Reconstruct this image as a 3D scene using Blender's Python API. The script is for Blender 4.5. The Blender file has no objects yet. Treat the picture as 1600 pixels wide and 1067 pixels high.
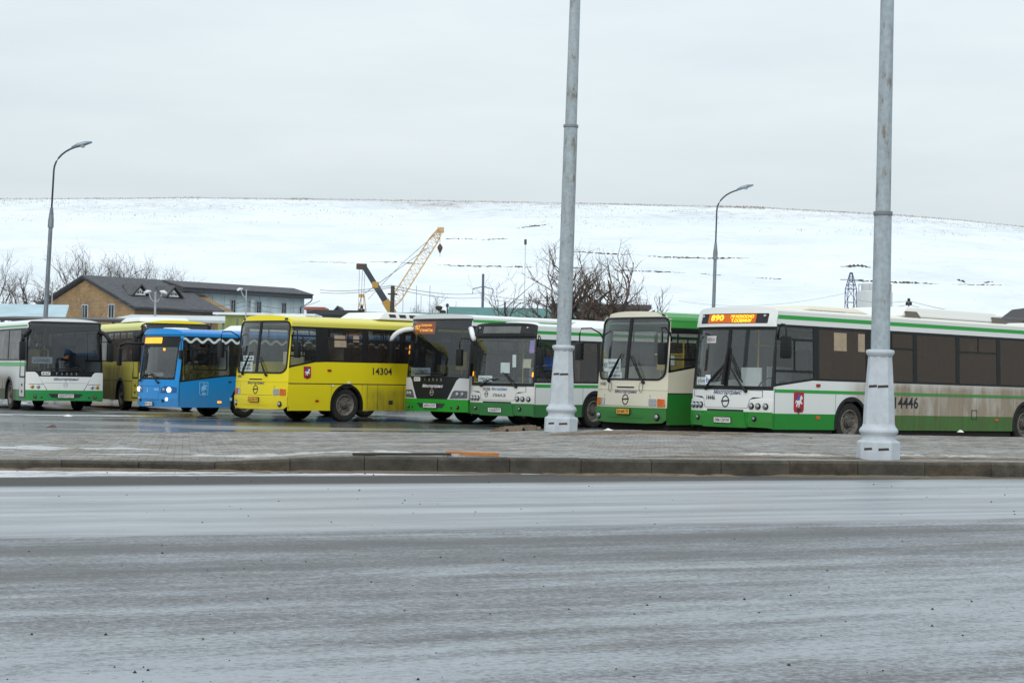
import bpy, bmesh, math, random
from mathutils import Vector, Matrix, noise
from mathutils.geometry import tessellate_polygon
S = bpy.context.scene
C = S.collection
R = math.radians
rnd = random.Random(11)

# ------------------------------------------------------------------ camera
FPX = 3000.0                       # focal length in pixels of a 1600 px wide frame
EYE = 1.42
cd = bpy.data.cameras.new('camera'); cam = bpy.data.objects.new('camera', cd); C.objects.link(cam)
cd.sensor_width = 36; cd.lens = 36*FPX/1600; cd.clip_start = 0.2; cd.clip_end = 6000
CM = Matrix.Translation((0, 0, EYE)) @ Matrix.Rotation(R(91.02), 4, 'X') @ Matrix.Rotation(R(1.0), 4, 'Z')
cam.matrix_world = CM
S.camera = cam
S.render.resolution_x = 1024; S.render.resolution_y = 682

# ------------------------------------------------------------------ sky and sun (overcast)
SUN_EL, SUN_AZ = R(30), R(195)
W = bpy.data.worlds.new('World'); S.world = W; W.use_nodes = True
wn = W.node_tree.nodes; wl = W.node_tree.links
for n in list(wn): wn.remove(n)
wo = wn.new('ShaderNodeOutputWorld'); bg = wn.new('ShaderNodeBackground')
sky = wn.new('ShaderNodeTexSky'); sky.sky_type = 'NISHITA'; sky.sun_disc = False
sky.sun_elevation = SUN_EL; sky.sun_rotation = SUN_AZ; sky.air_density = 1.0; sky.dust_density = 4.0
tc = wn.new('ShaderNodeTexCoord'); mp = wn.new('ShaderNodeMapping'); mp.inputs['Scale'].default_value = (1.6, 1.6, 9)
ns = wn.new('ShaderNodeTexNoise'); ns.inputs['Scale'].default_value = 1.4; ns.inputs['Detail'].default_value = 5; ns.inputs['Roughness'].default_value = .55
cr = wn.new('ShaderNodeValToRGB')
cr.color_ramp.elements[0].position = .34; cr.color_ramp.elements[0].color = (6.9, 7.8, 8.3, 1)
cr.color_ramp.elements[1].position = .66; cr.color_ramp.elements[1].color = (8.2, 9.0, 9.4, 1)
sx = wn.new('ShaderNodeSeparateXYZ')
zr = wn.new('ShaderNodeMapRange'); zr.inputs['From Min'].default_value = 0.0; zr.inputs['From Max'].default_value = 1.0
zr.inputs['To Min'].default_value = 0.78; zr.inputs['To Max'].default_value = 1.75
ml = wn.new('ShaderNodeVectorMath'); ml.operation = 'SCALE'
mx = wn.new('ShaderNodeMixRGB'); mx.inputs[0].default_value = .95
wl.new(tc.outputs['Generated'], mp.inputs['Vector']); wl.new(mp.outputs[0], ns.inputs['Vector'])
wl.new(ns.outputs[0], cr.inputs[0]); wl.new(tc.outputs['Generated'], sx.inputs[0]); wl.new(sx.outputs['Z'], zr.inputs[0])
wl.new(cr.outputs[0], ml.inputs[0]); wl.new(zr.outputs[0], ml.inputs['Scale'])
wl.new(sky.outputs[0], mx.inputs[1]); wl.new(ml.outputs[0], mx.inputs[2]); wl.new(mx.outputs[0], bg.inputs[0])
bg.inputs[1].default_value = 0.10
wl.new(bg.outputs[0], wo.inputs[0])
sl = bpy.data.lights.new('sun', 'SUN'); sl.energy = 1.1; sl.angle = R(25); sl.color = (1, .96, .9)
so = bpy.data.objects.new('sun', sl); C.objects.link(so)
sdir = Vector((math.sin(SUN_AZ)*math.cos(SUN_EL), math.cos(SUN_AZ)*math.cos(SUN_EL), math.sin(SUN_EL)))
so.rotation_euler = sdir.to_track_quat('Z', 'Y').to_euler()
vs = S.view_settings; vs.view_transform = 'Standard'; vs.look = 'None'; vs.exposure = 0.14; vs.gamma = 1; vs.use_curve_mapping = False

def at(px, py, d):                 # a place d metres deep, sighted from the photograph
    return CM @ Vector(((px-800)/FPX*d, -(py-533.5)/FPX*d, -d))

# ------------------------------------------------------------------ materials
MATS = {}
def newmat(name):
    m = bpy.data.materials.new(name); m.use_nodes = True
    nt = m.node_tree; b = nt.nodes['Principled BSDF']
    return m, nt, b
def nd(nt, typ, **kw):
    n = nt.nodes.new(typ)
    for k, v in kw.items():
        if k in n.inputs.keys(): n.inputs[k].default_value = v
        else: setattr(n, k, v)
    return n
def mat(name, col, rough=.5, metal=0, var=.12, scale=6, bump=0, bscale=40, stretch=(1, 1, 1), emit=None, es=0, col2=None):
    if name in MATS: return MATS[name]
    m, nt, b = newmat(name); L = nt.links
    b.inputs['Roughness'].default_value = rough; b.inputs['Metallic'].default_value = metal; b.inputs['Specular IOR Level'].default_value = .3
    t = nd(nt, 'ShaderNodeTexCoord'); mpn = nd(nt, 'ShaderNodeMapping'); mpn.inputs['Scale'].default_value = stretch
    L.new(t.outputs['Object'], mpn.inputs[0])
    n = nd(nt, 'ShaderNodeTexNoise', Scale=scale, Detail=6, Roughness=.65); L.new(mpn.outputs[0], n.inputs['Vector'])
    r = nd(nt, 'ShaderNodeValToRGB'); L.new(n.outputs[0], r.inputs[0])
    c2 = col2 or [c*(1+var) for c in col]
    c1 = [c*(1-var) for c in col] if not col2 else col
    r.color_ramp.elements[0].position = .35; r.color_ramp.elements[0].color = (*c1, 1)
    r.color_ramp.elements[1].position = .68; r.color_ramp.elements[1].color = (*c2, 1)
    L.new(r.outputs[0], b.inputs['Base Color'])
    if bump:
        n2 = nd(nt, 'ShaderNodeTexNoise', Scale=bscale, Detail=5); L.new(mpn.outputs[0], n2.inputs['Vector'])
        bn = nd(nt, 'ShaderNodeBump', Strength=bump, Distance=.02); L.new(n2.outputs[0], bn.inputs['Height']); L.new(bn.outputs[0], b.inputs['Normal'])
    if emit:
        b.inputs['Emission Color'].default_value = (*emit, 1); b.inputs['Emission Strength'].default_value = es
    MATS[name] = m
    return m
DIRT = (.16, .125, .085)
def paint(name, col, zd=.35, yd=0, y0=2.6, y1=4.2, ztop=1.5, dirt=DIRT, coat=.6, rough=.35):
    """bus paint with road dirt: splashed up from the ground (zd) and swept back behind the front wheel (yd)"""
    if name in MATS: return MATS[name]
    m, nt, b = newmat(name); L = nt.links
    t = nd(nt, 'ShaderNodeTexCoord'); s = nd(nt, 'ShaderNodeSeparateXYZ'); L.new(t.outputs['Object'], s.inputs[0])
    mpn = nd(nt, 'ShaderNodeMapping'); mpn.inputs['Scale'].default_value = (1.2, 1.6, .8); L.new(t.outputs['Object'], mpn.inputs[0])
    n = nd(nt, 'ShaderNodeTexNoise', Scale=1.6, Detail=9, Roughness=.62); L.new(mpn.outputs[0], n.inputs['Vector'])
    mp2 = nd(nt, 'ShaderNodeMapping'); mp2.inputs['Scale'].default_value = (9, 9, .5); L.new(t.outputs['Object'], mp2.inputs[0])
    n2 = nd(nt, 'ShaderNodeTexNoise', Scale=1.0, Detail=6, Roughness=.6); L.new(mp2.outputs[0], n2.inputs['Vector'])
    zr = nd(nt, 'ShaderNodeMapRange'); zr.interpolation_type = 'SMOOTHSTEP'; L.new(s.outputs['Z'], zr.inputs[0])
    for k, v in (('From Min', .25), ('From Max', 1.3), ('To Min', 1), ('To Max', .10)): zr.inputs[k].default_value = v
    def M(op, a, bb):
        q = nd(nt, 'ShaderNodeMath', operation=op)
        for i, x in ((0, a), (1, bb)):
            if isinstance(x, (int, float)): q.inputs[i].default_value = x
            else: L.new(x, q.inputs[i])
        return q.outputs[0]
    nsum = M('ADD', M('MULTIPLY', n.outputs[0], 1.0), M('MULTIPLY', n2.outputs[0], .32))
    mask = M('MULTIPLY', M('MULTIPLY', zr.outputs[0], zd), nsum)
    if yd:
        yr = nd(nt, 'ShaderNodeMapRange'); yr.interpolation_type = 'SMOOTHSTEP'; L.new(s.outputs['Y'], yr.inputs[0])
        yr.inputs['From Min'].default_value = y0; yr.inputs['From Max'].default_value = y1
        z2 = nd(nt, 'ShaderNodeMapRange'); z2.interpolation_type = 'SMOOTHSTEP'; L.new(s.outputs['Z'], z2.inputs[0])
        for k, v in (('From Min', ztop-.25), ('From Max', ztop+.15), ('To Min', 1), ('To Max', .12)): z2.inputs[k].default_value = v
        mask = M('ADD', mask, M('MULTIPLY', M('MULTIPLY', yr.outputs[0], z2.outputs[0]), M('MULTIPLY', nsum, yd*1.5)))
    q = nd(nt, 'ShaderNodeMath', operation='MINIMUM'); q.inputs[1].default_value = .93; L.new(mask, q.inputs[0])
    dn = nd(nt, 'ShaderNodeMixRGB'); dn.inputs[1].default_value = (*[c*1.25 for c in dirt], 1); dn.inputs[2].default_value = (*[c*.6 for c in dirt], 1)
    L.new(n2.outputs[0], dn.inputs[0])
    mxx = nd(nt, 'ShaderNodeMixRGB'); mxx.inputs[1].default_value = (*col, 1); L.new(dn.outputs[0], mxx.inputs[2])
    L.new(q.outputs[0], mxx.inputs[0]); L.new(mxx.outputs[0], b.inputs['Base Color'])
    rr = nd(nt, 'ShaderNodeMapRange'); L.new(q.outputs[0], rr.inputs[0]); rr.inputs['To Min'].default_value = rough; rr.inputs['To Max'].default_value = .9
    L.new(rr.outputs[0], b.inputs['Roughness'])
    b.inputs['Specular IOR Level'].default_value = .3
    # gentle panel waviness
    n3 = nd(nt, 'ShaderNodeTexNoise', Scale=2.2, Detail=1); L.new(t.outputs['Object'], n3.inputs['Vector'])
    bn = nd(nt, 'ShaderNodeBump', Strength=.12, Distance=.02); L.new(n3.outputs[0], bn.inputs['Height']); L.new(bn.outputs[0], b.inputs['Normal'])
    MATS[name] = m
    return m
def glass(name, tint, dirtcol, dirt, gloss=1.0, rough=.02):
    """window glass: tinted clear pane, fresnel reflection, a film of dirt"""
    if name in MATS: return MATS[name]
    m, nt, b = newmat(name); L = nt.links; nt.nodes.remove(b)
    o = nt.nodes['Material Output']
    tr = nd(nt, 'ShaderNodeBsdfTransparent'); tr.inputs[0].default_value = (*tint, 1)
    gl = nd(nt, 'ShaderNodeBsdfGlossy'); gl.inputs['Roughness'].default_value = rough; gl.inputs[0].default_value = (gloss, gloss, gloss, 1)
    lw = nd(nt, 'ShaderNodeLayerWeight', Blend=.5); pw5 = nd(nt, 'ShaderNodeMath', operation='POWER'); L.new(lw.outputs['Facing'], pw5.inputs[0]); pw5.inputs[1].default_value = 5
    fr = nd(nt, 'ShaderNodeMapRange'); L.new(pw5.outputs[0], fr.inputs[0]); fr.inputs['To Min'].default_value = .045; fr.inputs['To Max'].default_value = 1
    m1 = nd(nt, 'ShaderNodeMixShader'); L.new(fr.outputs[0], m1.inputs[0]); L.new(tr.outputs[0], m1.inputs[1]); L.new(gl.outputs[0], m1.inputs[2])
    df = nd(nt, 'ShaderNodeBsdfDiffuse'); df.inputs[0].default_value = (*dirtcol, 1)
    t = nd(nt, 'ShaderNodeTexCoord'); n = nd(nt, 'ShaderNodeTexNoise', Scale=2.0, Detail=7, Roughness=.6); L.new(t.outputs['Object'], n.inputs['Vector'])
    mr = nd(nt, 'ShaderNodeMapRange'); L.new(n.outputs[0], mr.inputs[0])
    for k, v in (('From Min', .3), ('From Max', .7), ('To Min', dirt*.75), ('To Max', min(1, dirt*1.2))): mr.inputs[k].default_value = v
    m2 = nd(nt, 'ShaderNodeMixShader'); L.new(mr.outputs[0], m2.inputs[0]); L.new(m1.outputs[0], m2.inputs[1]); L.new(df.outputs[0], m2.inputs[2])
    L.new(m2.outputs[0], o.inputs[0])
    MATS[name] = m
    return m

# ------------------------------------------------------------------ object helpers
def tag(o, label=None, cat=None, group=None, kind=None):
    if label: o['label'] = label
    if cat: o['category'] = cat
    if group: o['group'] = group
    if kind: o['kind'] = kind
    return o
def empty(name, loc=(0, 0, 0), rz=0, label=None, cat=None, group=None):
    o = bpy.data.objects.new(name, None); C.objects.link(o)
    o.location = loc; o.rotation_euler = (0, 0, rz); o.empty_display_size = .2
    return tag(o, label, cat, group)
def link(name, me, m=None, parent=None, smooth=False):
    if m is not None and not me.materials: me.materials.append(m)
    if smooth:
        for p in me.polygons: p.use_smooth = True
    o = bpy.data.objects.new(name, me); C.objects.link(o)
    if parent: o.parent = parent
    return o
class MB:
    """collects shapes into one mesh"""
    def __init__(s): s.v = []; s.f = []
    def add(s, vs, fs):
        k = len(s.v); s.v += [tuple(v) for v in vs]; s.f += [tuple(i+k for i in f) for f in fs]; return s
    def box(s, x0, x1, y0, y1, z0, z1, bev=0):
        if not bev:
            v = [(x, y, z) for z in (z0, z1) for y in (y0, y1) for x in (x0, x1)]
            return s.add(v, [(0, 2, 3, 1), (4, 5, 7, 6), (0, 1, 5, 4), (2, 6, 7, 3), (0, 4, 6, 2), (1, 3, 7, 5)])
        bm = bmesh.new(); bmesh.ops.create_cube(bm, size=1)
        for v in bm.verts: v.co = Vector(((x0+x1)/2+v.co.x*(x1-x0), (y0+y1)/2+v.co.y*(y1-y0), (z0+z1)/2+v.co.z*(z1-z0)))
        bmesh.ops.bevel(bm, geom=bm.edges[:], offset=bev, segments=2, affect='EDGES', profile=.6)
        bm.verts.index_update()
        s.add([v.co for v in bm.verts], [[v.index for v in f.verts] for f in bm.faces]); bm.free(); return s
    def tube(s, pts, rad, n=6, cap=True):
        pts = [Vector(p) for p in pts]
        if not hasattr(rad, '__len__'): rad = [rad]*len(pts)
        vs = []; fs = []
        for i, p in enumerate(pts):
            a = pts[max(i-1, 0)]; b = pts[min(i+1, len(pts)-1)]
            d = (b-a).normalized() if (b-a).length > 1e-9 else Vector((0, 0, 1))
            u = d.cross(Vector((0, 0, 1)) if abs(d.z) < .9 else Vector((1, 0, 0))).normalized(); w = d.cross(u)
            for k in range(n):
                t = 2*math.pi*k/n
                vs.append(p+(u*math.cos(t)+w*math.sin(t))*rad[i])
        for i in range(len(pts)-1):
            for k in range(n):
                fs.append((i*n+k, i*n+(k+1) % n, (i+1)*n+(k+1) % n, (i+1)*n+k))
        if cap:
            fs.append(tuple(range(n-1, -1, -1))); fs.append(tuple((len(pts)-1)*n+k for k in range(n)))
        return s.add(vs, fs)
    def lathe(s, prof, n=24, center=(0, 0, 0), axis='Z', squeeze=1, cap=True):
        """prof: (radius, height) pairs turned round an axis"""
        vs = []; fs = []
        c = Vector(center)
        for r, h in prof:
            for k in range(n):
                t = 2*math.pi*(k+.5)/n; a, b = r*math.cos(t), r*math.sin(t)
                if axis == 'Z': p = (a, b, h)
                elif axis == 'X': p = (h, a, b*squeeze)
                else: p = (a, h, b*squeeze)
                vs.append(c+Vector(p))
        for i in range(len(prof)-1):
            for k in range(n):
                fs.append((i*n+k, i*n+(k+1) % n, (i+1)*n+(k+1) % n, (i+1)*n+k))
        if cap: fs.append(tuple(range(n-1, -1, -1))); fs.append(tuple((len(prof)-1)*n+k for k in range(n)))
        return s.add(vs, fs)
    def mesh(s, name):
        me = bpy.data.meshes.new(name); me.from_pydata(s.v, [], s.f)
        bm = bmesh.new(); bm.from_mesh(me); bmesh.ops.recalc_face_normals(bm, faces=bm.faces); bm.to_mesh(me); bm.free()
        return me
    def build(s, name, m, parent=None, smooth=False, ang=None):
        o = link(name, s.mesh(name), m, parent, smooth)
        if smooth and ang is not None: o.data.set_sharp_from_angle(angle=R(ang))
        return o
def tri2d(loops, cutx=(), cutz=()):
    """fill 2-D loops (first outer, rest holes); returns verts2d, faces"""
    flat = [Vector((p[0], p[1], 0)) for l in loops for p in l]
    tr = tessellate_polygon([[Vector((p[0], p[1], 0)) for p in l] for l in loops])
    bm = bmesh.new(); vv = [bm.verts.new(p) for p in flat]
    for t in tr:
        try: bm.faces.new([vv[i] for i in t])
        except ValueError: pass
    bmesh.ops.remove_doubles(bm, verts=bm.verts, dist=1e-5)
    for x in cutx: bmesh.ops.bisect_plane(bm, geom=bm.verts[:]+bm.edges[:]+bm.faces[:], plane_co=(x, 0, 0), plane_no=(1, 0, 0), dist=1e-5)
    for z in cutz: bmesh.ops.bisect_plane(bm, geom=bm.verts[:]+bm.edges[:]+bm.faces[:], plane_co=(0, z, 0), plane_no=(0, 1, 0), dist=1e-5)
    for v in [v for v in bm.verts if not v.link_faces]: bm.verts.remove(v)
    bm.verts.index_update()
    V = [(v.co.x, v.co.y) for v in bm.verts]; F = [[v.index for v in f.verts] for f in bm.faces]
    Bd = [(e.verts[0].index, e.verts[1].index) for e in bm.edges if len(e.link_faces) == 1]
    bm.free(); return V, F, Bd
def rrect(x0, x1, z0, z1, r, n=5):
    if not hasattr(r, '__len__'): r = (r,)*4
    out = []
    for (cx, cz, a, q) in ((x1-r[0], z1-r[0], 0, r[0]), (x0+r[1], z1-r[1], 90, r[1]), (x0+r[2], z0+r[2], 180, r[2]), (x1-r[3], z0+r[3], 270, r[3])):
        for k in range(n+1):
            t = R(a+90*k/n); out.append((cx+q*math.cos(t), cz+q*math.sin(t)))
    return out
def rect(x0, x1, z0, z1): return [(x0, z0), (x1, z0), (x1, z1), (x0, z1)]
def circ(x, z, r, n=16, rz=None): return [(x+r*math.cos(2*math.pi*k/n), z+(rz or r)*math.sin(2*math.pi*k/n)) for k in range(n)]
TXT = {}
def textmesh(s, shear=0):
    """flat letter outlines, width normalised to height 1: returns verts, faces"""
    k = (s, shear)
    if k not in TXT:
        cu = bpy.data.curves.new('letters', 'FONT'); cu.body = s; cu.shear = shear; cu.resolution_u = 2; cu.offset = .018
        o = bpy.data.objects.new('letters', cu); C.objects.link(o)
        bpy.context.view_layer.update()
        me = bpy.data.meshes.new_from_object(o.evaluated_get(bpy.context.evaluated_depsgraph_get()))
        V = [(v.co.x, v.co.y) for v in me.vertices]; F = [list(p.vertices) for p in me.polygons]
        bpy.data.objects.remove(o); bpy.data.curves.remove(cu); bpy.data.meshes.remove(me)
        x0 = min(v[0] for v in V); x1 = max(v[0] for v in V); y0 = min(v[1] for v in V); y1 = max(v[1] for v in V)
        V = [((x-(x0+x1)/2)/(x1-x0), (y-(y0+y1)/2)/(y1-y0)) for x, y in V]
        TXT[k] = (V, F)
    return TXT[k]

# ================================================================== THE SETTING
def smooth(a, b, x):
    t = min(1, max(0, (x-a)/(b-a))); return t*t*(3-2*t)
def lerp(a, b, t): return a+(b-a)*t
def pw(pts, x):
    if x <= pts[0][0]: return pts[0][1]
    for (a, p), (b, q) in zip(pts, pts[1:]):
        if x <= b: return lerp(p, q, (x-a)/(b-a))
    return pts[-1][1]
ROADZ = .08
def ykerb(x): return 26.4+.17*x
def yfar(x): return pw([(-30, 40), (-10.8, 40.6), (-4.6, 46), (-1.5, 47), (3, 42.2), (30, 42.2)], x)
def zwalk(x, y):
    t = min(1, max(0, (y-ykerb(x))/(yfar(x)-ykerb(x))))
    zk = lerp(.20, .29, smooth(-3.9, -2.3, x)); zf = lerp(.012, .27, smooth(-2, 3, x))
    return lerp(zk, zf, t)

# ---- materials of the ground
def road_material():
    m, nt, b = newmat('wet_road_asphalt'); L = nt.links
    t = nd(nt, 'ShaderNodeTexCoord'); s = nd(nt, 'ShaderNodeSeparateXYZ'); L.new(t.outputs['Object'], s.inputs[0])
    def M(op, a, bb=0, c=None):
        q = nd(nt, 'ShaderNodeMath', operation=op)
        for i, x in ((0, a), (1, bb)) + (((2, c),) if c is not None else ()):
            if isinstance(x, (int, float)): q.inputs[i].default_value = x
            else: L.new(x, q.inputs[i])
        return q.outputs[0]
    def MR(x, a, bb, lo=0, hi=1):
        q = nd(nt, 'ShaderNodeMapRange'); q.interpolation_type = 'SMOOTHSTEP'; L.new(x, q.inputs[0])
        for k, v in zip(('From Min', 'From Max', 'To Min', 'To Max'), (a, bb, lo, hi)): q.inputs[k].default_value = v
        return q.outputs[0]
    rot = nd(nt, 'ShaderNodeMapping'); rot.inputs['Rotation'].default_value = (0, 0, -R(24)); L.new(t.outputs['Object'], rot.inputs[0])
    def N(sc, st, det=6, ro=.6, vec=None):
        mpn = nd(nt, 'ShaderNodeMapping'); mpn.inputs['Scale'].default_value = st; L.new(rot.outputs[0], mpn.inputs[0])
        n = nd(nt, 'ShaderNodeTexNoise', Scale=sc, Detail=det, Roughness=ro); L.new(mpn.outputs[0], n.inputs['Vector']); return n.outputs[0]
    streak = N(1.0, (.22, 1.9, 1), 9, .75)         # tyre streaks along the road
    fine = N(9.0, (.6, 1.6, 1), 6, .75)
    grit = N(38.0, (1, 1, 1), 3, .6)
    big = N(.35, (.5, 1, 1), 4, .5)
    v = M('SUBTRACT', s.outputs['Y'], M('MULTIPLY', s.outputs['X'], .45))
    vj = M('ADD', v, M('MULTIPLY', M('SUBTRACT', streak, .5), .9))
    strip = M('MULTIPLY', MR(vj, 16.6, 17.2), MR(vj, 24.4, 23.8))       # the smooth, icy wheel lane
    shoulder = MR(vj, 23.9, 24.4)                                        # dry dirty shoulder
    slush = M('MULTIPLY', MR(vj, 25.9, 26.3), MR(M('ADD', streak, M('MULTIPLY', fine, .4)), .60, .72))
    frost = MR(M('ADD', M('MULTIPLY', streak, .7), M('ADD', M('MULTIPLY', fine, .35), M('MULTIPLY', big, .35))), .58, .92)
    # colours
    grain = N(26.0, (.8, 1, 1), 8, .8); mid = N(3.2, (.5, 1.5, 1), 7, .72)
    track = N(1.0, (.025, 1.15, 1), 4, .6)                # worn wheel tracks
    fr2 = MR(M('ADD', M('MULTIPLY', M('SUBTRACT', track, .5), .75), M('ADD', M('ADD', M('MULTIPLY', frost, .20), M('ADD', M('MULTIPLY', MR(v, 16.8, 9.0), .16), M('MULTIPLY', big, .30))), M('ADD', M('MULTIPLY', grain, 1.25), M('MULTIPLY', mid, .42)))), .94, 1.40)
    c1 = nd(nt, 'ShaderNodeMixRGB'); c1.inputs[1].default_value = (.042, .041, .041, 1); c1.inputs[2].default_value = (.29, .312, .338, 1)
    L.new(fr2, c1.inputs[0])
    c2 = nd(nt, 'ShaderNodeMixRGB'); L.new(strip, c2.inputs[0]); L.new(c1.outputs[0], c2.inputs[1])
    c2b = nd(nt, 'ShaderNodeMixRGB'); c2b.inputs[1].default_value = (.10, .106, .115, 1); c2b.inputs[2].default_value = (.30, .32, .345, 1); L.new(MR(M('ADD', M('MULTIPLY', streak, .55), M('MULTIPLY', track, .45)), .36, .64), c2b.inputs[0])
    L.new(c2b.outputs[0], c2.inputs[2])
    c3 = nd(nt, 'ShaderNodeMixRGB'); L.new(shoulder, c3.inputs[0]); L.new(c2.outputs[0], c3.inputs[1]); c3.inputs[2].default_value = (.034, .030, .026, 1)
    c4 = nd(nt, 'ShaderNodeMixRGB'); L.new(slush, c4.inputs[0]); L.new(c3.outputs[0], c4.inputs[1]); c4.inputs[2].default_value = (.52, .53, .55, 1)
    dirtm = MR(N(.5, (.45, 1.3, 1), 7, .65), .60, .70)
    c5 = nd(nt, 'ShaderNodeMixRGB'); L.new(M('MULTIPLY', dirtm, .7), c5.inputs[0]); L.new(c4.outputs[0], c5.inputs[1]); c5.inputs[2].default_value = (.075, .058, .042, 1)
    sp = MR(N(20.0, (.7, 1.2, 1), 4, .7), .56, .68)
    c6 = nd(nt, 'ShaderNodeMixRGB'); L.new(M('MULTIPLY', M('MULTIPLY', sp, .62), M('SUBTRACT', 1, M('MULTIPLY', strip, .8))), c6.inputs[0]); L.new(c5.outputs[0], c6.inputs[1]); c6.inputs[2].default_value = (.03, .03, .03, 1)
    L.new(c6.outputs[0], b.inputs['Base Color'])
    ro = M('ADD', M('MULTIPLY', strip, -.17), M('MULTIPLY', shoulder, .30))
    ro = M('ADD', ro, M('ADD', M('MULTIPLY', fine, .18), .40))
    L.new(ro, b.inputs['Roughness'])
    hgt = M('ADD', M('MULTIPLY', fine, .4), M('ADD', M('MULTIPLY', grit, .5), M('MULTIPLY', grain, .8)))
    hs = M('MULTIPLY', hgt, M('SUBTRACT', 1, M('MULTIPLY', strip, .85)))
    bn = nd(nt, 'ShaderNodeBump', Strength=.8, Distance=.014); L.new(hs, bn.inputs['Height']); L.new(bn.outputs[0], b.inputs['Normal'])
    return m
def lot_material():
    m, nt, b = newmat('wet_lot_asphalt'); L = nt.links
    t = nd(nt, 'ShaderNodeTexCoord')
    def N(sc, st, det=6, ro=.6):
        mpn = nd(nt, 'ShaderNodeMapping'); mpn.inputs['Scale'].default_value = st; L.new(t.outputs['Object'], mpn.inputs[0])
        n = nd(nt, 'ShaderNodeTexNoise', Scale=sc, Detail=det, Roughness=ro); L.new(mpn.outputs[0], n.inputs['Vector']); return n.outputs[0]
    def ramp(x, stops):
        r = nd(nt, 'ShaderNodeValToRGB'); L.new(x, r.inputs[0])
        while len(r.color_ramp.elements) < len(stops): r.color_ramp.elements.new(.5)
        for e, (p, c) in zip(r.color_ramp.elements, stops): e.position = p; e.color = (*c, 1)
        return r.outputs[0]
    pud = N(.16, (.6, 1.2, 1), 5, .55); gr = N(14, (1, 1, 1), 5, .7)
    c = ramp(pud, [(.36, (.05, .05, .052)), (.50, (.075, .074, .075)), (.62, (.12, .12, .12)), (.72, (.28, .29, .31))])
    L.new(c, b.inputs['Base Color'])
    r = ramp(pud, [(.36, (.12,)*3), (.50, (.20,)*3), (.60, (.40,)*3)]); L.new(r, b.inputs['Roughness'])
    bn = nd(nt, 'ShaderNodeBump', Strength=.10, Distance=.006); L.new(gr, bn.inputs['Height']); L.new(bn.outputs[0], b.inputs['Normal'])
    return m
M_ROAD = road_material(); M_LOT = lot_material()
M_SNOW = mat('snow', (.64, .67, .70), .85, var=.05, scale=.06, bump=.25, bscale=.8)
M_SNOWD = mat('dirty_snow', (.38, .37, .36), .85, var=.25, scale=5, bump=.5, bscale=20)
M_JOINT = mat('paver_joint_sand', (.13, .11, .085), .95, var=.3, scale=3)
M_KERB = mat('wet_kerb_concrete', (.056, .051, .040), .8, var=.35, scale=4, bump=.4, bscale=30)
M_SAND = mat('brown_grit', (.13, .095, .065), .95, var=.35, scale=4, bump=.6, bscale=25)
def paver_material():
    m, nt, b = newmat('concrete_paver'); L = nt.links
    t = nd(nt, 'ShaderNodeTexCoord'); g = nd(nt, 'ShaderNodeNewGeometry')
    n = nd(nt, 'ShaderNodeTexNoise', Scale=.55, Detail=7, Roughness=.65); L.new(t.outputs['Object'], n.inputs['Vector'])
    n2 = nd(nt, 'ShaderNodeTexNoise', Scale=8, Detail=4); L.new(t.outputs['Object'], n2.inputs['Vector'])
    r = nd(nt, 'ShaderNodeValToRGB'); L.new(n.outputs[0], r.inputs[0])
    e = r.color_ramp.elements; e[0].position = .36; e[0].color = (.165, .145, .12, 1); e[1].position = .60; e[1].color = (.25, .245, .235, 1)
    hv = nd(nt, 'ShaderNodeMapRange'); L.new(g.outputs['Random Per Island'], hv.inputs[0]); hv.inputs['To Min'].default_value = .62; hv.inputs['To Max'].default_value = 1.22
    sc = nd(nt, 'ShaderNodeVectorMath', operation='SCALE'); L.new(r.outputs[0], sc.inputs[0]); L.new(hv.outputs[0], sc.inputs['Scale'])
    L.new(sc.outputs[0], b.inputs['Base Color'])
    rr = nd(nt, 'ShaderNodeMapRange'); L.new(n2.outputs[0], rr.inputs[0]); rr.inputs['To Min'].default_value = .5; rr.inputs['To Max'].default_value = .95
    L.new(rr.outputs[0], b.inputs['Roughness'])
    bn = nd(nt, 'ShaderNodeBump', Strength=.4, Distance=.01); L.new(n2.outputs[0], bn.inputs['Height']); L.new(bn.outputs[0], b.inputs['Normal'])
    return m
M_PAVER = paver_material()

# ---- ground, lot, road
o = MB().add([(-3000, -60, -.25), (3000, -60, -.25), (3000, 3600, -.25), (-3000, 3600, -.25)], [(0, 1, 2, 3)]).build('ground', M_SNOW); tag(o, kind='structure')
def zlot(x): return -.085*smooth(6.5, 13, x)
xs = [-75+2.5*i for i in range(61)]
o = MB().add([p for x in xs for p in ((x, ykerb(x)-1, zlot(x)), (x, 95, zlot(x)))], [(2*i, 2*i+2, 2*i+3, 2*i+1) for i in range(60)]).build('bus_park', M_LOT); tag(o, kind='structure')
mb = MB(); vs = []; fs = []
xs = [-75+5*i for i in range(31)]
for x in xs: vs += [(x, -30, ROADZ), (x, ykerb(x)+.05, ROADZ)]
fs = [(2*i, 2*i+2, 2*i+3, 2*i+1) for i in range(len(xs)-1)]
ro = MB().add(vs, fs).build('road', M_ROAD); tag(ro, kind='structure')
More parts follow.
